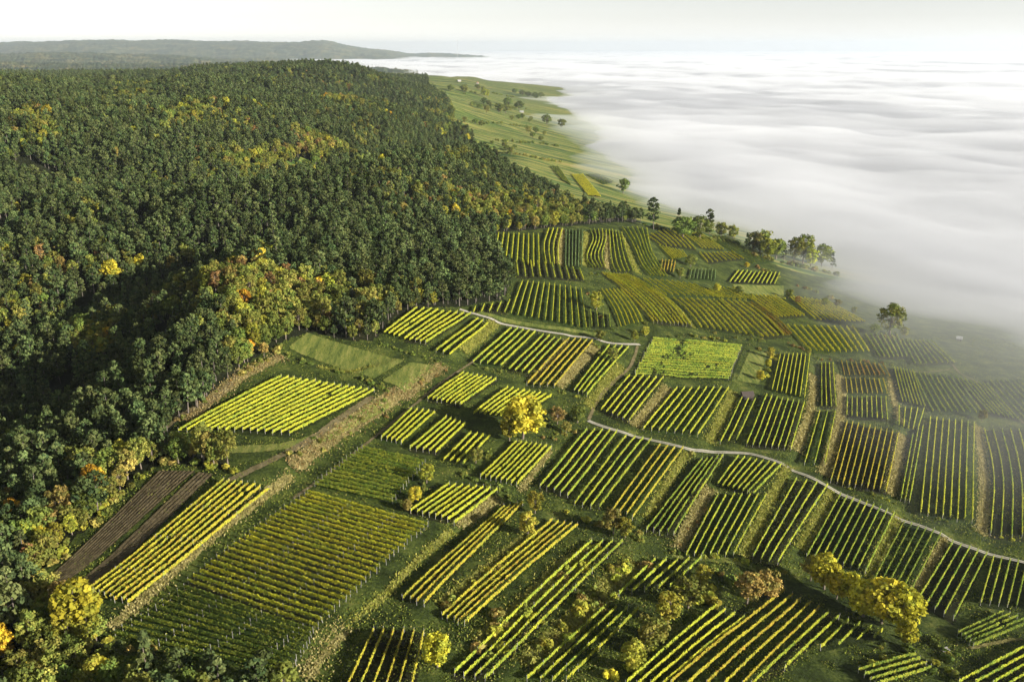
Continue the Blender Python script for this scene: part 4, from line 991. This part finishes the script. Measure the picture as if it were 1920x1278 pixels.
# the largest in view stand as trees of their own
ANCHORS = [((40, 1000), "in the wood left of the ploughed field"), ((120, 1040), "on the wood's edge along the ploughed field"), ((60, 1240), "in the copse at the bottom left corner"), ((400, 1270), "at the bottom edge below the sparse plot"),
           ((130, 860), "in the dark lower forest"), ((60, 760), "above the black gully"), ((350, 860), "in the hedge above the ploughed field"), ((330, 740), "on the slope above the forest track"), ((480, 640), "by the upper end of the forest track"),
           ((250, 780), "in the wood left of the forest track"), ((650, 600), "in the pine stand behind the meadow"), ((850, 550), "in the pine stand above the yellow plots"), ((560, 540), "in the mixed wood over the meadow"), ((300, 600), "in the middle of the dark forest"),
           ((150, 560), "in the hollow near the lone yellow tree"), ((920, 470), "at the pine wood's corner by the vines"), ((430, 480), "in the olive patch of the forest"), ((1000, 415), "in the wood behind the upper terraces"),
           ((20, 900), "at the frame's left edge above the orange tree"), ((200, 830), "in the dark wood right of the gully"), ((120, 700), "near the small yellow tree by the gully"), ((60, 620), "left of the shaded hollow"), ((280, 680), "in the pines over the forest track's bend"),
           ((380, 640), "in the wood above the track's upper bend"), ((300, 830), "behind the hedge at the forest track's foot"), ((200, 1230), "just below the large golden tree"), ((20, 1120), "left of the ploughed field's lower end"), ((300, 1265), "in the copse under the sparse plot"), ((230, 940), "behind the lime bushes by the ploughed field")]
AUV = np.array([a[0] for a in ANCHORS], float)
inview = (TU > 0) & (TU < 1920) & (TV > 0) & (TV < 1290)
size = scale / TD * inview
isP = np.isin(kinds, ['pine', 'spruce'])
own = np.zeros(len(TX), bool)
for m in (isP, ~isP):
    idx = np.where(m)[0]; idx = idx[np.argsort(-size[idx])][:250]; own[idx] = True
LOOK = {'pine': "dark green pine", 'spruce': "pointed dark spruce", 'olive': "olive green broadleaf tree", 'green': "green broadleaf tree", 'lime': "yellow-green broadleaf tree", 'yellow': "yellow autumn tree", 'orange': "orange autumn tree", 'brown': "brownish autumn tree", 'russet': "tawny autumn tree"}
for i in np.where(own)[0]:
    a = int(np.argmin(((AUV - (TU[i], TV[i])) ** 2).sum(1)))
    lab = f"{'tall ' if scale[i] > 0.92 else 'short ' if scale[i] < 0.74 else ''}{LOOK[kinds[i]]} {ANCHORS[a][1]}"
    place_tree(kinds[i], TX[i], TY[i], scale[i], rng.uniform(0, 6.28), lab, lab.replace("tree ", "trees ").replace("pine ", "pines ", 1), sz=rng.uniform(0.9, 1.12))
# the rest of the forest, one mass of scattered trees
rest = ~own
KL = list(PROTO)
protos = bpy.data.collections.new("forest_kinds")
names = []
for k in KL:
    for j, pr in enumerate(PROTO[k]):
        cm, tm = pr[0], pr[1]
        # crown and trunk in one mesh for scattering
        nv = len(cm.vertices); tv = len(tm.vertices)
        V = np.empty(nv * 3, np.float32); cm.vertices.foreach_get("co", V); W = np.empty(tv * 3, np.float32); tm.vertices.foreach_get("co", W)
        ft = [tuple(nv + q for q in p.vertices) for p in tm.polygons]
        fc = [tuple(p.vertices) for p in cm.polygons]
        me = bpy.data.meshes.new("forest_tree"); me.from_pydata(np.concatenate([V, W]).reshape(-1, 3).tolist(), [], fc + ft)
        me.materials.append(cm.materials[0]); me.materials.append(tm.materials[0])
        me.polygons.foreach_set("material_index", [0] * len(fc) + [1] * len(ft))
        ca = me.color_attributes.new("Col", 'FLOAT_COLOR', 'POINT'); c = np.ones((nv + tv) * 4, np.float32); cc = np.empty(nv * 4, np.float32)
        cm.color_attributes["Col"].data.foreach_get("color", cc); c[:nv * 4] = cc; ca.data.foreach_set("color", c)
        me.update()
        nm = "tree_%02d" % len(names); names.append((k, nm)); protos.objects.link(bpy.data.objects.new(nm, me))
first = {}; count = {}
for i, (k, nm) in enumerate(names): first.setdefault(k, i); count[k] = count.get(k, 0) + 1
ri = np.where(rest)[0]
pick = np.array([first[kinds[i]] + int(rng.integers(count[kinds[i]])) for i in ri], np.int32)
pts = bpy.data.meshes.new("forest"); pts.vertices.add(len(ri)); pts.vertices.foreach_set("co", np.stack([TX[ri], TY[ri], TZ[ri]], 1).astype(np.float32).ravel())
def pattr(n, t, d):
    a = pts.attributes.new(n, t, 'POINT'); a.data.foreach_set("vector" if t == 'FLOAT_VECTOR' else "value", np.ascontiguousarray(d).ravel())
pattr("pick", 'INT', pick)
pattr("rot", 'FLOAT_VECTOR', np.stack([rng.normal(0, .03, len(ri)), rng.normal(0, .03, len(ri)), rng.uniform(0, 6.28, len(ri))], 1).astype(np.float32))
sc = scale[ri]; pattr("size", 'FLOAT_VECTOR', np.stack([sc, sc, sc * rng.uniform(0.9, 1.12, len(ri))], 1).astype(np.float32))
ng = bpy.data.node_groups.new("scatter_forest", 'GeometryNodeTree')
ng.interface.new_socket("Geometry", in_out='INPUT', socket_type='NodeSocketGeometry'); ng.interface.new_socket("Geometry", in_out='OUTPUT', socket_type='NodeSocketGeometry')
gi = ng.nodes.new("NodeGroupInput"); go = ng.nodes.new("NodeGroupOutput")
mp = ng.nodes.new("GeometryNodeMeshToPoints"); ci = ng.nodes.new("GeometryNodeCollectionInfo"); ci.inputs["Collection"].default_value = protos; ci.inputs["Separate Children"].default_value = True; ci.inputs["Reset Children"].default_value = True
ip = ng.nodes.new("GeometryNodeInstanceOnPoints"); ip.inputs["Pick Instance"].default_value = True
def na(n, t):
    a = ng.nodes.new("GeometryNodeInputNamedAttribute"); a.data_type = t; a.inputs["Name"].default_value = n; return a.outputs["Attribute"]
gl = ng.links
gl.new(gi.outputs[0], mp.inputs["Mesh"]); gl.new(mp.outputs[0], ip.inputs["Points"]); gl.new(ci.outputs[0], ip.inputs["Instance"])
gl.new(na("pick", 'INT'), ip.inputs["Instance Index"]); gl.new(na("rot", 'FLOAT_VECTOR'), ip.inputs["Rotation"]); gl.new(na("size", 'FLOAT_VECTOR'), ip.inputs["Scale"])
gl.new(ip.outputs[0], go.inputs[0])
fo = link("forest", pts); fo.modifiers.new("scatter", 'NODES').node_group = ng
tag(fo, "dense mixed pine and autumn forest covering the hills", "forest", kind="stuff")
print("trees", len(TX), "own", own.sum(), "broad", (~isP).mean(), time.time() - T0)
# ------------------------------------------------------------------ scrub on the banks
BUSH = {k: [bush_proto(rng.uniform(1.5, 2.0), rng.uniform(1.2, 1.6), c) for _ in range(3)] for k, c in
        {'olive': OLIVE, 'green': GREEN, 'lime': LIME, 'yellow': YELLOW, 'brown': BROWN, 'russet': RUSSET, 'orange': ORANGE}.items()}
BUSH_LOOK = {'olive': "olive bush", 'green': "dark green bush", 'lime': "yellow-green bush", 'yellow': "yellow bush", 'brown': "brown leafless bush", 'russet': "tawny bush", 'orange': "orange bush"}
# line as seen, spread m, how many, kinds, size range, where
SCRUB = [
    ([(1015, 998), (905, 1090), (835, 1148)], 2.2, 24, ['olive', 'lime', 'lime', 'russet'], (0.6, 1.2), "on the bank between the two golden strips"),
    ([(1108, 1030), (1000, 1130), (900, 1218)], 2.6, 30, ['olive', 'lime', 'lime', 'russet'], (0.7, 1.4), "on the bank right of the second golden strip"),
    ([(1195, 1048), (1085, 1158), (990, 1255)], 2.8, 34, ['olive', 'lime', 'lime', 'russet'], (0.7, 1.6), "on the widest scrubby bank at the bottom"),
    ([(745, 742), (640, 806), (556, 876)], 5.0, 18, ['brown', 'russet', 'green', 'olive'], (0.4, 0.9), "on the wide brown bank"),
    ([(832, 690), (782, 728)], 2.0, 7, ['brown', 'russet'], (0.4, 0.8), "at the brown bank's upper end"),
    ([(535, 660), (600, 690), (690, 716), (735, 738)], 1.2, 16, ['green', 'olive'], (0.7, 1.1), "in the dark hedge under the meadow"),
    ([(1640, 1225), (1700, 1240), (1780, 1245)], 5.0, 18, ['lime', 'olive', 'green'], (0.6, 1.2), "in the weedy hollow under the golden trees"),
    ([(1720, 1195), (1760, 1210), (1800, 1222)], 2.5, 8, ['olive', 'green'], (0.5, 1.0), "around the heap of pale boards"),
    ([(1268, 1108), (1300, 1130), (1330, 1118)], 4.0, 12, ['lime', 'olive'], (0.9, 1.7), "in the thicket above the golden rows"),
    ([(1245, 1160), (1205, 1215), (1170, 1268)], 3.5, 14, ['lime', 'olive', 'yellow'], (0.9, 1.7), "in the thicket left of the golden rows"),
    ([(1340, 1080), (1400, 1092), (1470, 1090)], 2.5, 10, ['russet', 'olive', 'green'], (0.8, 1.5), "around the dark hollow"),
    ([(1225, 634), (1300, 630), (1380, 642), (1440, 660)], 1.5, 16, ['olive', 'green', 'lime', 'russet'], (0.6, 1.1), "in the hedge behind the broad yellow field"),
    ([(1448, 664), (1448, 690), (1430, 715)], 1.5, 9, ['yellow', 'lime'], (0.7, 1.2), "in the yellow hedge right of the broad field"),
    ([(1468, 640), (1500, 652), (1522, 668)], 1.5, 7, ['russet', 'brown', 'orange'], (0.5, 1.0), "on the bank under the red rows"),
    ([(1100, 545), (1118, 570), (1128, 600), (1150, 620)], 1.6, 10, ['green', 'olive', 'brown'], (0.6, 1.2), "along the dark gap beside the wide upper plot"),
    ([(1205, 600), (1215, 618), (1185, 632)], 1.2, 6, ['lime', 'olive'], (0.6, 1.0), "at the corner of the upper road"),
    ([(905, 845), (930, 862), (880, 878)], 2.0, 6, ['olive', 'green'], (0.6, 1.0), "between the small yellow plots"),
    ([(1020, 830), (1060, 815), (1095, 805)], 2.0, 7, ['russet', 'brown', 'olive'], (0.5, 1.0), "below the gravel road's left end"),
    ([(540, 648), (500, 672), (455, 700)], 2.0, 9, ['olive', 'lime', 'russet'], (0.7, 1.3), "where the forest track leaves the wood"),
    ([(330, 792), (390, 752), (440, 706)], 1.2, 9, ['olive', 'brown'], (0.4, 0.8), "along the forest track"),
    ([(262, 892), (200, 948), (130, 1020), (60, 1098)], 2.0, 24, ['lime', 'olive', 'russet', 'lime'], (0.8, 1.6), "on the wood's edge left of the ploughed field"),
    ([(310, 862), (370, 870), (430, 880)], 1.8, 12, ['olive', 'lime', 'russet', 'green'], (0.7, 1.4), "in the hedge at the ploughed field's head"),
    ([(800, 890), (790, 920), (765, 950)], 2.0, 8, ['lime', 'yellow', 'olive'], (0.6, 1.1), "on the little bank above the big square plot"),
    ([(1295, 842), (1300, 856)], 0.8, 3, ['russet', 'olive'], (0.6, 1.0), "beside the gravel road's middle"),
    ([(1225, 505), (1240, 515), (1262, 518)], 1.2, 5, ['olive', 'lime'], (0.7, 1.2), "by the little reddish plot"),
    ([(1060, 960), (1090, 975), (1180, 1000), (1200, 1010)], 1.5, 9, ['lime', 'olive', 'russet'], (0.7, 1.3), "in the dark gap above the golden strips"),
    ([(1340, 540), (1390, 556), (1470, 560)], 1.5, 9, ['olive', 'green', 'lime'], (0.8, 1.6), "along the misty meadow"),
    ([(1420, 502), (1480, 530), (1560, 560)], 3.0, 14, ['olive', 'russet', 'brown'], (0.9, 1.9), "fading into the fog above the meadow"),
    ([(1560, 604), (1640, 632), (1720, 640), (1760, 648)], 1.5, 14, ['olive', 'green', 'russet'], (0.7, 1.5), "in the hedge below the pale misty plot"),
    ([(1480, 664), (1540, 676), (1620, 676), (1700, 690)], 1.2, 14, ['green', 'olive', 'brown'], (0.5, 1.0), "in the dark hedge above the short terraces"),
    ([(1215, 525), (1190, 530), (1140, 520), (1100, 512)], 1.0, 10, ['russet', 'olive', 'green'], (0.5, 1.0), "in the gap under the upper terraces"),
    ([(1310, 620), (1370, 632), (1430, 640)], 1.2, 9, ['green', 'russet', 'olive'], (0.5, 1.0), "under the dark plot behind the broad field"),
    ([(1262, 1034), (1330, 1044), (1400, 1056), (1470, 1076)], 1.2, 16, ['green', 'olive', 'lime'], (0.5, 1.0), "along the grass track above the hollow"),
    ([(905, 908), (960, 926), (1000, 945)], 1.2, 9, ['green', 'olive'], (0.5, 1.0), "under the plot by the tall yellow tree"),
    ([(835, 878), (890, 900)], 1.0, 5, ['olive', 'green'], (0.5, 0.9), "below the second small plot"),
    ([(1672, 812), (1735, 790), (1832, 795)], 1.0, 9, ['olive', 'green'], (0.5, 1.0), "above the tall bright plot"),
    ([(1520, 884), (1600, 918), (1690, 950)], 0.8, 10, ['olive', 'lime'], (0.3, 0.6), "on the gravel road's upper verge"),
    ([(1118, 645), (1124, 680), (1098, 704)], 1.0, 6, ['olive', 'green'], (0.5, 1.0), "right of the curved orange strip"),
    ([(868, 672), (905, 692), (950, 702)], 1.0, 8, ['green', 'olive'], (0.4, 0.8), "under the plot by the white bend"),
    ([(1000, 716), (1050, 736), (1104, 750)], 1.0, 9, ['green', 'olive', 'lime'], (0.5, 1.0), "under the curved orange strip"),
    ([(1430, 738), (1520, 762)], 0.8, 6, ['olive', 'green'], (0.4, 0.8), "under the tidy yellow plot"),
    ([(1696, 958), (1800, 988), (1900, 1012)], 0.9, 9, ['olive', 'lime'], (0.3, 0.7), "on the verge below the tall bright plot"),
    ([(700, 640), (740, 655), (800, 672), (830, 684)], 1.0, 12, ['green', 'olive'], (0.5, 0.9), "in the dark hedge above the second meadow"),
    ([(1212, 424), (1262, 436), (1320, 450), (1385, 458)], 2.5, 30, ['green', 'olive', 'green'], (1.4, 2.5), "in the tree belt between wood and fog"),
    ([(1395, 474), (1450, 490), (1520, 504), (1580, 520)], 3.0, 26, ['olive', 'green', 'russet'], (1.4, 2.5), "under the tree line fading into fog"),
    ([(900, 230), (950, 233), (1005, 240)], 6, 40, ['green', 'olive'], (1.6, 2.8), "in a far hedge"),
    ([(925, 263), (1000, 268), (1045, 274)], 5, 40, ['green', 'olive'], (1.6, 2.8), "in a far hedge"),
    ([(880, 197), (930, 199), (985, 205)], 8, 40, ['green', 'olive'], (1.8, 3.2), "in a far hedge"),
    ([(868, 176), (920, 177), (965, 181)], 10, 36, ['green', 'olive'], (2.0, 3.6), "in a far hedge"),
    ([(940, 288), (1000, 296), (1050, 304)], 4, 36, ['green', 'olive', 'russet'], (1.4, 2.4), "in a far hedge"),
    ([(1330, 935), (1300, 985), (1275, 1025)], 1.0, 7, ['brown', 'russet'], (0.3, 0.7), "on the tan bank below the short-rowed plot"),
    ([(1640, 690), (1668, 712), (1690, 740)], 1.0, 4, ['olive', 'russet'], (0.4, 0.7), "on the bank by the three short terraces"),
    ([(100, 1130), (60, 1160), (160, 1215), (300, 1250)], 4.0, 16, ['olive', 'lime', 'russet'], (0.8, 1.6), "in the copse around the large golden tree"),
]
BUSHES = []
for line, spread, n, ks, (s0, s1), where in SCRUB:
    L = resample(smooth_line([hit(u, v) for u, v in line]), 1.0)
    for j in range(n):
        p = L[int(rng.integers(len(L)))]; x, y = p + rng.normal(0, spread * 0.6, 2); z = float(ground(x, y)) - 0.05
        sz = rng.uniform(s0, s1); u, v, dep = seen_at(x, y, z + 1)
        BUSHES.append((sz / dep * (0 < u < 1920 and 0 < v < 1278), x, y, z, sz, ks[int(rng.integers(len(ks)))], int(rng.integers(3)), where))
BUSHES.sort(key=lambda b: -b[0])
sv, sc_ = [], []
for i, (_, x, y, z, sz, k, var, where) in enumerate(BUSHES):
    kx, ky = sz * rng.uniform(0.9, 1.25, 2); rot = rng.uniform(0, 6.28); pm = BUSH[k][var]
    if i < 290:
        o = link("bush", pm, None, (x, y, z)); o.scale = (kx, ky, sz); o.rotation_euler = (0, 0, rot)
        tag(o, f"{'big ' if sz > 1.25 else 'low ' if sz < 0.75 else ''}{BUSH_LOOK[k]} {where}", "bush", f"{'big ' if sz > 1.25 else 'low ' if sz < 0.75 else ''}{BUSH_LOOK[k]}es {where}")
    else:           # the small far ones, one thicket too fine to count
        a = np.empty(len(pm.vertices) * 3, np.float32); pm.vertices.foreach_get("co", a); a = a.reshape(-1, 3) * (kx, ky, sz)
        c, s_ = math.cos(rot), math.sin(rot); a = np.stack([a[:, 0] * c - a[:, 1] * s_ + x, a[:, 0] * s_ + a[:, 1] * c + y, a[:, 2] + z], 1)
        cc = np.empty(len(pm.vertices) * 4, np.float32); pm.color_attributes["Col"].data.foreach_get("color", cc)
        sv.append(a); sc_.append(cc.reshape(-1, 4)[::4, :3])
V = np.concatenate(sv); me = quads_mesh("scrub", V, len(V) // 4, 4, np.concatenate(sc_)); me.materials.append(M_LEAF)
tag(link("undergrowth", me), "small scattered scrub along the far banks", "scrub", kind="stuff")
n_bush = len(BUSHES)
# ------------------------------------------------------------------ grass tufts
def tufts(x, y, col, h, w):
    """Leaning blades of grass: one kinked quad each."""
    n = len(x); z = ground(x, y) + 0.05; a = rng.uniform(0, 6.28, n)
    dx, dy = np.cos(a) * w * 0.5, np.sin(a) * w * 0.5; lx, ly = rng.normal(0, 0.35, n) * h, rng.normal(0, 0.35, n) * h
    b = np.stack([x, y, z], 1); e = np.stack([dx, dy, np.zeros(n)], 1); t = np.stack([lx, ly, h], 1)
    return np.stack([b - e * 0.7, b + e * 0.7, b + e + t * rng.uniform(0.8, 1.1, (n, 1)), b - e + t], 1), col
gv, gc = [], []
PAL = {'g': [(0.25, 0.25, 0.045), (0.19, 0.21, 0.035), (0.33, 0.30, 0.07)], 't': [(0.30, 0.25, 0.09), (0.22, 0.19, 0.06), (0.36, 0.31, 0.13)],
       'd': [(0.27, 0.20, 0.08), (0.19, 0.13, 0.05), (0.33, 0.27, 0.12)], 's': [(0.24, 0.23, 0.045), (0.30, 0.27, 0.07), (0.18, 0.19, 0.035)]}
for P, (pts, w, drop, cover) in zip(BANK_XY, BANKS):
    L = resample(P, 0.5); far = np.hypot(*L.mean(0)); k = 1.0 if far < 380 else 0.5
    n = int(len(L) * 0.5 * w * 5.0 * k); i = rng.integers(len(L), size=n)
    t = np.gradient(L, axis=0); t /= np.linalg.norm(t, axis=1)[:, None] + 1e-9
    q = L[i] + np.stack([t[i, 1], -t[i, 0]], 1) * (rng.normal(0, 0.30, n) * w)[:, None] + rng.normal(0, 0.4, (n, 2))
    c = np.array(PAL[cover])[rng.integers(3, size=n)] * rng.uniform(0.7, 1.2, (n, 1))
    v, c = tufts(q[:, 0], q[:, 1], c, rng.uniform(0.25, 0.65, n), rng.uniform(0.22, 0.5, n) / k); gv.append(v); gc.append(c)
V = np.concatenate(gv); me = quads_mesh("dry_grass", V, len(V), 4, np.concatenate(gc)); me.materials.append(leaf_mat("grass_blades", attr="Col", transl=0.25, seed_random=False))
tag(link("grass", me), "rough tan and green grass on the terrace banks", "grass", kind="stuff")
n = 230000
y = 140 + 400 * rng.uniform(0, 1, n) ** 1.3; x = rng.uniform(-0.62, 0.66, n) * (y + 40)
ok = ~in_forest(x, y); x, y = x[ok], y[ok]; n = len(x)
pt = vnoise(x, y, 9, 80) + 0.6 * vnoise(x, y, 3, 81) > -0.25; x, y = x[pt], y[pt]; n = len(x)
road = np.min(np.hypot(x[:, None] - resample(GRAVEL_L, 3)[None, :, 0], y[:, None] - resample(GRAVEL_L, 3)[None, :, 1]), 1) > 1.8
x, y = x[road], y[road]; n = len(x)
c = np.array([(0.15, 0.18, 0.03), (0.20, 0.215, 0.04), (0.10, 0.135, 0.024), (0.27, 0.235, 0.07)])[rng.choice(4, n, p=[.4, .25, .25, .1])] * rng.uniform(0.7, 1.2, (n, 1))
v, c = tufts(x, y, c, rng.uniform(0.14, 0.36, n), rng.uniform(0.2, 0.45, n))
me = quads_mesh("meadow_grass", v, n, 4, c); me.materials.append(bpy.data.materials["grass_blades"])
tag(link("grass", me), "short green grass growing between the vine rows", "grass", kind="stuff")

# ------------------------------------------------------------------ small buildings and a wind turbine
M_PLASTER = plain_mat("plaster", (0.38, 0.36, 0.32), 0.9, 2.0, 0.1)
M_TILE = plain_mat("roof_tiles", (0.34, 0.13, 0.07), 0.85, 3.0, 0.3)
M_GREYROOF = plain_mat("pale_sheet_roof", (0.33, 0.33, 0.32), 0.6, 2.0, 0.12)
M_DARKWOOD = plain_mat("dark_boards", (0.06, 0.045, 0.035), 0.9, 3.0, 0.4)
M_GLASS = plain_mat("window_glass", (0.03, 0.035, 0.045), 0.15, 2.0, 0.2)
M_TURBINE = plain_mat("turbine_paint", (0.6, 0.6, 0.6), 0.5, 0.05, 0.05)
def gable(L, W, h, rise):
    """Walls with gables, and a pitched roof with overhang, as two meshes' data."""
    a, b = L / 2, W / 2
    wv = [(-a, -b, -0.8), (a, -b, -0.8), (a, b, -0.8), (-a, b, -0.8), (-a, -b, h), (a, -b, h), (a, b, h), (-a, b, h), (-a, 0, h + rise), (a, 0, h + rise)]
    wf = [(0, 1, 5, 4), (2, 3, 7, 6), (1, 2, 6, 9, 5), (3, 0, 4, 8, 7)]
    o, t = 0.45, 0.18; k = rise / b; r = []
    for s in (-1, 1):
        y0 = s * (b + o); z0 = h - o * k
        r += [(-a - o, y0, z0), (a + o, y0, z0), (a + o, 0, h + rise), (-a - o, 0, h + rise), (-a - o, y0, z0 + t), (a + o, y0, z0 + t), (a + o, 0, h + rise + t), (-a - o, 0, h + rise + t)]
    rf = []
    for q in (0, 8): rf += [tuple(q + i for i in f) for f in ((0, 1, 2, 3), (4, 7, 6, 5), (0, 4, 5, 1), (1, 5, 6, 2), (3, 2, 6, 7), (0, 3, 7, 4))]
    return wv, wf, r, rf
def house(name, u, v, L, W, h, rise, rot, wall_m, roof_m, label, cat, windows=3):
    x, y = hit(u, v); e = bpy.data.objects.new(name, None); C.objects.link(e); e.location = (x, y, float(ground(x, y))); e.rotation_euler = (0, 0, rot); tag(e, label, cat)
    wv, wf, r, rf = gable(L, W, h, rise)
    link("wall", py_mesh("house_wall", wv, wf, wall_m), e); link("roof", py_mesh("house_roof", r, rf, roof_m), e)
    d = link("door", box_mesh("door", 1.0, 0.1, 2.0, M_DARKWOOD), e, (L * 0.3, -W / 2 - 0.03, 0)); 
    for k in range(windows):
        w = link("window", box_mesh("window_pane", 1.1, 0.08, 1.2, M_GLASS), e, (-L * 0.36 + k * L * 0.22, -W / 2 - 0.03, h * 0.38))
    return e
house("house", 861, 153, 13, 7, 3, 3, 0.5, M_PLASTER, M_GREYROOF, "white far house on the green rise by the fog", "house")
house("house", 895, 158, 10, 7, 5, 3, 1.3, M_PLASTER, M_TILE, "tall tan-roofed far house under the hilltop trees", "house")
house("house", 978, 211, 9, 6, 2, 2, 0.2, M_PLASTER, M_GREYROOF, "small white far house beside a dark tree", "house")
house("house", 1798, 638, 2.8, 2.4, 1.6, 1.0, -0.4, M_PLASTER, M_GREYROOF, "pale-roofed house half lost in fog above the lane", "house")
house("hut", 1400, 747, 4.5, 3.4, 2.2, 1.1, 0.15, M_DARKWOOD, M_DARKWOOD, "small dark wooden hut below the broad yellow field", "hut", 1)
x, y = hit(1772, 1219); e = bpy.data.objects.new("board_heap", None); C.objects.link(e); e.location = (x, y, float(ground(x, y))); tag(e, "heap of pale boards in the scrub near the bottom right corner", "boards")
for k in range(6):
    o = link("board", box_mesh("board", 2.8 - 0.2 * k, 0.35, 0.08, M_POST), e, (rng.normal(0, 0.35), rng.normal(0, 0.3), 0.1 + k * 0.11)); o.rotation_euler = (rng.normal(0, 0.06), rng.normal(0, 0.06), 0.5 + rng.normal(0, 0.35))
# wind turbine standing out of the fog sea
D = 12000.0; tx = (867.5 - 960) / FPX * D / math.cos(PITCH); hub = CAM_Z + D * math.tan(math.atan((639 - 76) / FPX) - PITCH)
e = bpy.data.objects.new("wind_turbine", None); C.objects.link(e); e.location = (tx, D, -90); tag(e, "white wind turbine rising from the fog on the horizon", "wind turbine")
V, Fc = tube([(0, 0, 0), (0, 0, (hub + 90) * 0.5), (0, 0, hub + 90)], [2.6, 2.0, 1.5], 12)
link("tower", py_mesh("turbine_tower", V, Fc, M_TURBINE, True), e)
link("nacelle", box_mesh("turbine_nacelle", 5.5, 13, 5.5, M_TURBINE, 0.9), e, (0, 0, hub + 88))
bl = [(-0.9, 0, 0), (0.9, 0, 0), (2.2, 0.5, 9), (-1.6, -0.4, 9), (1.2, 0.25, 32), (-0.9, -0.2, 32), (0.35, 0.1, 50), (-0.3, -0.1, 50)]
bf = [(0, 1, 2, 3), (3, 2, 4, 5), (5, 4, 6, 7)]; nb = len(bl)
bl2 = bl + [(a, b + 0.9 * (1 - c / 60), c) for a, b, c in bl]; bf2 = bf + [tuple(nb + i for i in f[::-1]) for f in bf] + [(0, 3, 3 + nb, nb), (1, 1 + nb, 2 + nb, 2), (3, 5, 5 + nb, 3 + nb), (2, 2 + nb, 4 + nb, 4), (5, 7, 7 + nb, 5 + nb), (4, 4 + nb, 6 + nb, 6)]
bm_ = py_mesh("turbine_blade", bl2, bf2, M_TURBINE)
for k in range(3):
    o = link("blade", bm_, e, (0, -8, hub + 91)); o.rotation_euler = (0, 0.4 + k * 2 * math.pi / 3, 0)
print("bushes", n_bush)
print("script time", time.time() - T0)
